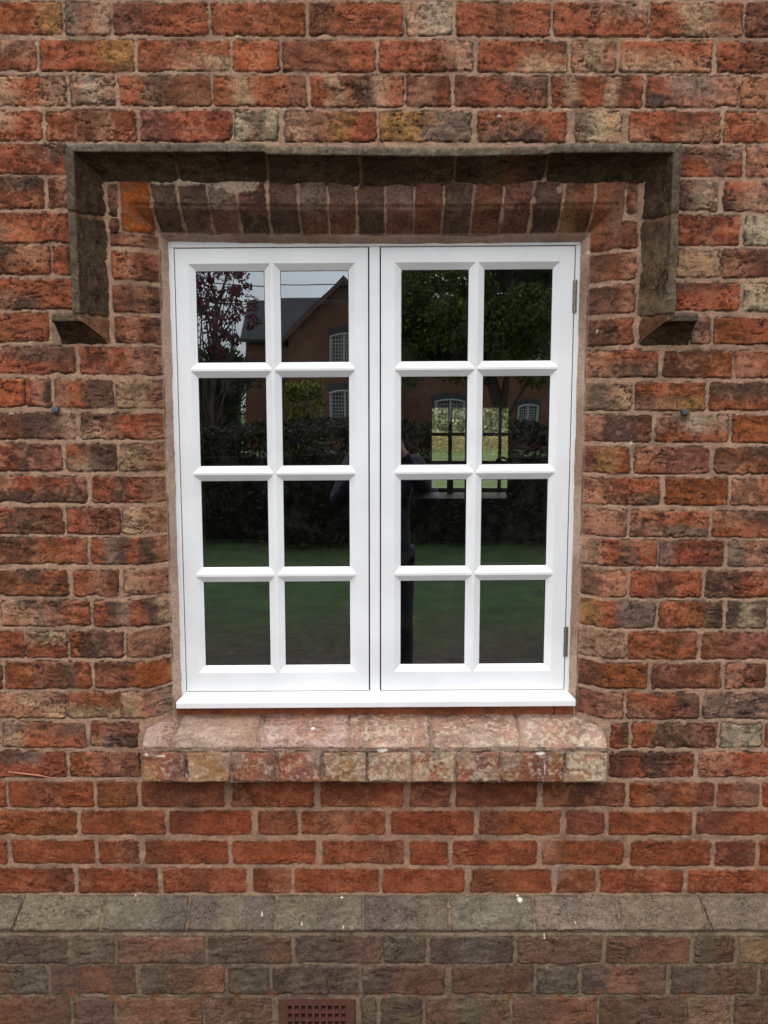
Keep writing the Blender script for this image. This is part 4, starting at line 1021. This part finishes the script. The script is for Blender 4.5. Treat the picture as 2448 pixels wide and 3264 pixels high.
# red leaved tree mirrored in the top left pane
c = rp(690, 960, -11); tree(rpg(640, -11.2), None, c, (.62, .6, 1.05), 90, 46, .032, [(112, 42, 66), (92, 38, 60), (70, 62, 44), (124, 54, 70)], 33, 'slim tree with sparse purple red autumn leaves mirrored in the top left pane', trunk_r=.06, gap=.6)
c = rp(680, 1190, -12.5); tree(rpg(610, -12.6), None, c, (.85, .6, .48), 120, 110, .034, GR + [(60, 60, 44)], 34, 'dark green small tree below the red leaved one, mirrored at the far left', trunk_r=.07, gap=.4)
c = rp(430, 950, -13); tree(rpg(420, -13), None, c, (1.0, .8, 1.9), 130, 110, .045, GR + [(80, 60, 50)], 35, 'tall bushy tree left of the red leaved one', trunk_r=.12)
x, _, _ = rpg(968, -12); bush('shrub', x - .3, x + .28, -12.5, -11.9, 2.15, 3500, .04, [(150, 134, 40), (104, 112, 44), (70, 84, 36)], 41, 'yellow green shrub standing before the gabled house', 'shrub')
xa = rpg(596, -17)[0]; xb = rpg(772, -17)[0]; bush('shrub', xa, xb, -17.6, -16.6, 2.75, 9000, .045, GR + [(50, 52, 30)], 42, 'dark green bushy shrub between the slim trees and the corner of the gabled house', 'shrub')
# field side
bush('hedgerow', -14, 22, 41, 44, 7.5, 90000, .17, [(190, 194, 150), (172, 182, 134), (204, 200, 162), (160, 170, 126)], 51, 'pale green line of trees beyond the field seen through the rear window', 'hedgerow', core=True)
rs = np.random.RandomState(9); n = 26000
Pg = np.stack([rs.uniform(-10, 16, n), rs.uniform(32, 38, n), rs.uniform(0, .75, n)], 1)
tag(leaves('tall_grass', None, Pg, .09, [(190, 168, 118), (170, 150, 104), (150, 146, 92)], 52, 6), 'straw coloured tall grass at the edge of the field', 'grass', kind='stuff')

# ------------------------------------------------------------------ the house across the garden (seen mirrored)
def build_opposite():
    GY = -34.0; MY = -37.0
    mb, n, b = newmat('far_red_brick'); tc = node(n, 'ShaderNodeTexCoord'); mp = node(n, 'ShaderNodeMapping'); mp.inputs['Rotation'].default_value = (R(90), 0, 0)
    n.links.new(tc.outputs['Object'], mp.inputs[0])
    br = node(n, 'ShaderNodeTexBrick'); n.links.new(mp.outputs[0], br.inputs[0])
    br.inputs['Scale'].default_value = 1.0; br.inputs['Brick Width'].default_value = .225; br.inputs['Row Height'].default_value = .08; br.inputs['Mortar Size'].default_value = .012
    br.inputs['Color1'].default_value = (*lin((104, 60, 42)), 1); br.inputs['Color2'].default_value = (*lin((86, 50, 36)), 1); br.inputs['Mortar'].default_value = (*lin((98, 72, 56)), 1)
    n.links.new(br.outputs[0], b.inputs['Base Color']); b.inputs['Roughness'].default_value = .9
    ms = simple('slate', (34, 38, 41), .9, noise=.25, scale=4); mw = simple('white_joinery', (140, 140, 138), .5); mg = simple('dark_pane', (28, 32, 36), .12)
    mh = simple('blue_brick_arch', (50, 50, 53), .8)
    H = empty('brick_house', (refl(1084, 1300, GY)[0], GY, 0), label='gabled brick house with slate roof across the garden, mirrored in the panes', cat='house')
    ax, az = refl(1084, 890, GY); lx, lz = refl(915, 1064, GY); hw = ax - lx
    mx0 = refl(778, 1200, MY)[0]; mx1 = refl(2150, 1200, MY)[0]; rz = refl(800, 946, MY - 3)[1]; ez = refl(800, 1064, MY)[1]
    bm = bmesh.new()
    v = [(ax - hw, 0), (ax + hw, 0), (ax + hw, lz), (ax, az), (ax - hw, lz)]
    f0 = [bm.verts.new((x, GY, z)) for x, z in v]; f1 = [bm.verts.new((x, MY - 3, z)) for x, z in v]
    bm.faces.new(f0); bm.faces.new(f1)
    for k in range(5): bm.faces.new((f0[k], f0[(k + 1) % 5], f1[(k + 1) % 5], f1[k]))
    box(bm, mx0, mx1, MY - 6, MY, 0, ez)
    bm_obj('wall', bm, mb, H)
    bm = bmesh.new(); o = .3; sl_ = (az - lz) / hw
    for sg in (-1, 1):
        a = [(ax, az + .16), (ax + sg * (hw + o), lz - o * sl_ + .16)]
        vs = [bm.verts.new((x, y, z + dz)) for dz in (0, -.14) for x, z in a for y in (GY + .3, MY - 3)]
        for q in ((0, 1, 3, 2), (4, 5, 7, 6), (0, 2, 6, 4), (1, 3, 7, 5), (0, 1, 5, 4), (2, 3, 7, 6)): bm.faces.new([vs[i] for i in q])
    for y0, y1 in ((MY + .3, MY - 3), (MY - 6.3, MY - 3)):
        a = [(y0, ez - .1), (y1, rz)]
        vs = [bm.verts.new((x, y, z + dz)) for dz in (.02, -.12) for y, z in a for x in (mx0 - .2, mx1 + .2)]
        for q in ((0, 1, 3, 2), (4, 5, 7, 6), (0, 2, 6, 4), (1, 3, 7, 5), (0, 1, 5, 4), (2, 3, 7, 6)): bm.faces.new([vs[i] for i in q])
    rf = bm_obj('roof', bm, ms, H)
    bm = bmesh.new()
    for sg in (-1, 1):
        a = [(ax, az + .12), (ax + sg * (hw + o), lz - o * sl_ + .12)]
        vs = [bm.verts.new((x, y, z + dz)) for dz in (0, -.22) for x, z in a for y in (GY + .36, GY + .31)]
        for q in ((0, 1, 3, 2), (4, 5, 7, 6), (0, 2, 6, 4), (1, 3, 7, 5), (0, 1, 5, 4), (2, 3, 7, 6)): bm.faces.new([vs[i] for i in q])
    bm_obj('bargeboard', bm, simple('barge', (70, 44, 34), .7), rf)
    def win(cx, z0, z1, wd, Y):
        bm = bmesh.new(); bow = .12
        nx, nz_ = 10, 9; hw_ = wd / 2
        def top(x): return z1 - bow * ((x - cx) / hw_) ** 2
        for x in (cx - hw_, cx - .05, cx + hw_ - .1): box(bm, x, x + .1, Y + .01, Y + .08, z0, top(x + .05))
        box(bm, cx - hw_, cx + hw_, Y + .012, Y + .078, z0, z0 + .1)
        tube(bm, [(cx + hw_ * t, Y + .045, top(cx + hw_ * t) - .03) for t in np.linspace(-1, 1, 9)], .06, 6)
        for i in range(1, nx):
            x = cx - hw_ + wd * i / nx
            if i != nx // 2: box(bm, x - .014, x + .014, Y + .02, Y + .05, z0 + .05, top(x))
        for j in range(1, nz_):
            z = z0 + (z1 - bow - z0) * j / nz_; box(bm, cx - hw_ + .05, cx + hw_ - .05, Y + .021, Y + .049, z - .014, z + .014)
        f = bm_obj('window', bm, mw, H)
        bm = bmesh.new(); box(bm, cx - hw_, cx + hw_, Y + .004, Y + .016, z0, z1 - bow); bm_obj('pane', bm, mg, f)
        bm = bmesh.new(); pts = [(cx + (hw_ + .05) * t, Y + .02, top(cx + hw_ * t) + .17) for t in np.linspace(-1, 1, 9)]
        for (p, q) in zip(pts, pts[1:]):
            vs = [bm.verts.new((a[0], y, a[2] + dz)) for a in (p, q) for y in (Y + .003, Y + .05) for dz in (-.13, .13)]
            for k in ((0, 1, 3, 2), (4, 6, 7, 5), (0, 4, 5, 1), (2, 3, 7, 6), (0, 2, 6, 4), (1, 5, 7, 3)): bm.faces.new([vs[i] for i in k])
        bm_obj('arch', bm, mh, f)
    def wz(v, Y): return refl(1200, v, Y)[1]
    wx = refl(1094, 1200, GY)[0]
    win(wx, wz(1175, GY), wz(1060, GY), 1.3, GY); win(wx, wz(1350, GY), wz(1245, GY), 1.35, GY)
    for u0, u1, v0, v1 in ((1384, 1478, 1262, 1350), (1636, 1704, 1280, 1372), (1378, 1450, 1046, 1120), (1690, 1752, 1082, 1160)):
        a = refl(u0, v0, MY)[0]; c_ = refl(u1, v0, MY)[0]; win((a + c_) / 2, wz(v1, MY), wz(v0, MY), c_ - a, MY)
    bm = bmesh.new(); cx = refl(1900, 900, MY)[0]; box(bm, cx - .4, cx + .4, MY - 3.4, MY - 2.6, rz - .6, rz + 1.3, .02); bm_obj('chimney', bm, mb, rf)
build_opposite()

# ------------------------------------------------------------------ the photographer, mirrored faintly between the casements
def skin(name, V, E, Rd, mat, parent, sub=2):
    me = bpy.data.meshes.new(name); me.from_pydata(V, E, []); o = bpy.data.objects.new(name, me); COL.objects.link(o)
    md = o.modifiers.new('s', 'SKIN'); md.use_smooth_shade = True
    for k, v in enumerate(me.skin_vertices[0].data):
        r = Rd[k]; v.radius = r if isinstance(r, tuple) else (r, r); v.use_root = (k == 0)
    sb = o.modifiers.new('u', 'SUBSURF'); sb.levels = sub; sb.render_levels = sub
    dg = bpy.context.evaluated_depsgraph_get(); m2 = bpy.data.meshes.new_from_object(o.evaluated_get(dg)); bpy.data.objects.remove(o)
    m2.name = name; return link(name, m2, mat, parent)
def build_person():
    PYo = -2.52
    root = empty('person', (0, PYo, 0), label='person in a dark blue jacket holding up a phone, faintly mirrored between the casements', cat='person')
    sk = simple('skin', (196, 150, 128), .6); jk = simple('navy_jacket', (18, 23, 40), .8, noise=.25, scale=20); tr = simple('dark_trousers', (30, 27, 32), .85); sh = simple('shoes', (34, 28, 26), .6); hr = simple('hair', (70, 52, 40), .8)
    V = []; E = []; Rd = []
    def v(p, r, par=None):
        V.append(p); Rd.append(r); i = len(V) - 1
        if par is not None: E.append((par, i))
        return i
    pel = v((0, PYo, .95), (.12, .08)); sp = v((0, PYo - .01, 1.15), (.13, .095), pel); chs = v((0, PYo, 1.34), (.155, .105), sp)
    nk = v((0, PYo + .02, 1.47), .055, chs); hb = v((0, PYo + .045, 1.555), .058, nk); hd = v((0, PYo + .05, 1.64), (.074, .092), hb); cr = v((0, PYo + .035, 1.72), (.068, .085), hd)
    v((0, PYo + .15, 1.625), .013, hd)                                       # nose
    for sg in (-1, 1):
        s_ = v((sg * .175, PYo, 1.41), .058, chs); e = v((sg * .27, PYo + .13, 1.20), .043, s_); w_ = v((sg * .085, PYo + .36, 1.50), .028, e)
        p = v((sg * .058, PYo + .40, 1.575), (.034, .018), w_)
        for j, (dz, ln) in enumerate(((.030, .072), (.010, .080), (-.010, .074), (-.030, .060))):
            a = v((sg * .058, PYo + .415, 1.59 + dz), .0088, p); b = v((sg * .046, PYo + .428, 1.592 + dz), .0082, a); v((sg * (.046 - ln * .42), PYo + .4245, 1.590 + dz), .0072, b)
        t = v((sg * .048, PYo + .388, 1.60), .011, p); v((sg * .028, PYo + .384, 1.625), .009, t)
        h = v((sg * .09, PYo, .86), .07, pel); k = v((sg * .11, PYo + .02, .50), .05, h); an = v((sg * .12, PYo - .02, .09), .036, k); v((sg * .13, PYo + .12, .035), .032, an)
    body = skin('body', V, E, Rd, sk, root)
    def sub(name, chains, mat):
        V.clear(); E.clear(); Rd.clear()
        for ch in chains:
            p = None
            for q, r in ch: p = v(q, r, p if not isinstance(p, tuple) else None)
        return skin(name, V[:], E[:], Rd[:], mat, root)
    V.clear(); E.clear(); Rd.clear()
    a = v((0, PYo, .82), (.175, .13)); b = v((0, PYo - .01, 1.12), (.155, .12), a); c_ = v((0, PYo, 1.36), (.175, .125), b); v((0, PYo + .01, 1.45), .075, c_)
    for sg in (-1, 1):
        s_ = v((sg * .185, PYo, 1.405), .07, c_); e = v((sg * .275, PYo + .125, 1.195), .057, s_); v((sg * .088, PYo + .355, 1.498), .037, e)
    skin('jacket', V, E, Rd, jk, root)
    V.clear(); E.clear(); Rd.clear()
    a = v((0, PYo, .92), (.155, .11))
    for sg in (-1, 1):
        h = v((sg * .09, PYo, .84), .095, a); k = v((sg * .11, PYo + .02, .50), .068, h); v((sg * .12, PYo - .02, .10), .052, k)
    skin('trousers', V, E, Rd, tr, root)
    for sg in (-1, 1):
        V.clear(); E.clear(); Rd.clear()
        a = v((sg * .12, PYo - .05, .05), .047); b = v((sg * .125, PYo + .05, .045), .045, a); v((sg * .13, PYo + .16, .035), .036, b)
        skin('shoe', V, E, Rd, sh, root)
    bm = bmesh.new(); bmesh.ops.create_uvsphere(bm, u_segments=28, v_segments=18, radius=1)
    for q in list(bm.verts):
        if q.co.y > .25 and q.co.z < .35 or q.co.z < -.75: bm.verts.remove(q)
    for q in bm.verts: q.co = Vector((q.co.x * .086, PYo + .035 + q.co.y * .108, 1.685 + q.co.z * .115 + .004 * math.sin(q.co.x * 31 + q.co.y * 17)))
    bm_obj('hair', bm, hr, root, True)
    for nm, dx, z, r, c in (('eye', .031, 1.655, .012, (235, 232, 226)), ('ear', .079, 1.645, .02, (190, 140, 118))):
        for sg in (-1, 1):
            bm = bmesh.new(); bmesh.ops.create_uvsphere(bm, u_segments=12, v_segments=8, radius=r)
            for q in bm.verts:
                if nm == 'ear': q.co.x *= .4; q.co.z *= 1.5
                q.co += Vector((sg * dx, PYo + (.128 if nm == 'eye' else .04), z))
            bm_obj(nm, bm, bpy.data.materials.get(nm) or simple(nm, c, .4), root, True)
    bm = bmesh.new(); tube(bm, [(-.022, PYo + .134, 1.585), (0, PYo + .142, 1.583), (.022, PYo + .134, 1.585)], [.003, .0055, .003], 8); bm_obj('mouth', bm, simple('lips', (160, 90, 84), .5), root, True)
    ph = empty('phone', (0, PYo + .41, 1.64), label='slim black phone held up in both hands of the mirrored person', cat='phone')
    bm = bmesh.new(); box(bm, -.037, .037, PYo + .405, PYo + .413, 1.57, 1.717, .003); bm_obj('phone_case', bm, simple('phone_black', (18, 18, 20), .3), ph)
    bm = bmesh.new(); box(bm, -.034, .034, PYo + .4035, PYo + .4048, 1.577, 1.71); bm_obj('screen', bm, simple('screen', (60, 70, 80), .1), ph)
build_person()

# overhead cables crossing the sky of the reflection
for i, (v0, v1, r) in enumerate(((878, 884, .018), (925, 936, .018), (935, 929, .013))):
    Y = -26.0; a = refl(200, v0, Y); b = refl(2300, v1, Y); n = 20
    bm = bmesh.new(); tube(bm, [(a[0] + (b[0] - a[0]) * t, Y - i * .3, a[1] + (b[1] - a[1]) * t - .25 * math.sin(math.pi * t)) for t in np.linspace(0, 1, n)], r, 6)
    tag(bm_obj('overhead_cable', bm, bpy.data.materials.get('cable') or simple('cable', (60, 60, 62), .7), None, True),
        ('highest thin overhead cable crossing the mirrored sky', 'middle overhead cable just above the mirrored slate roof', 'lowest and thinnest overhead cable above the mirrored roof')[i], 'cable', 'overhead cables in front of the far house')
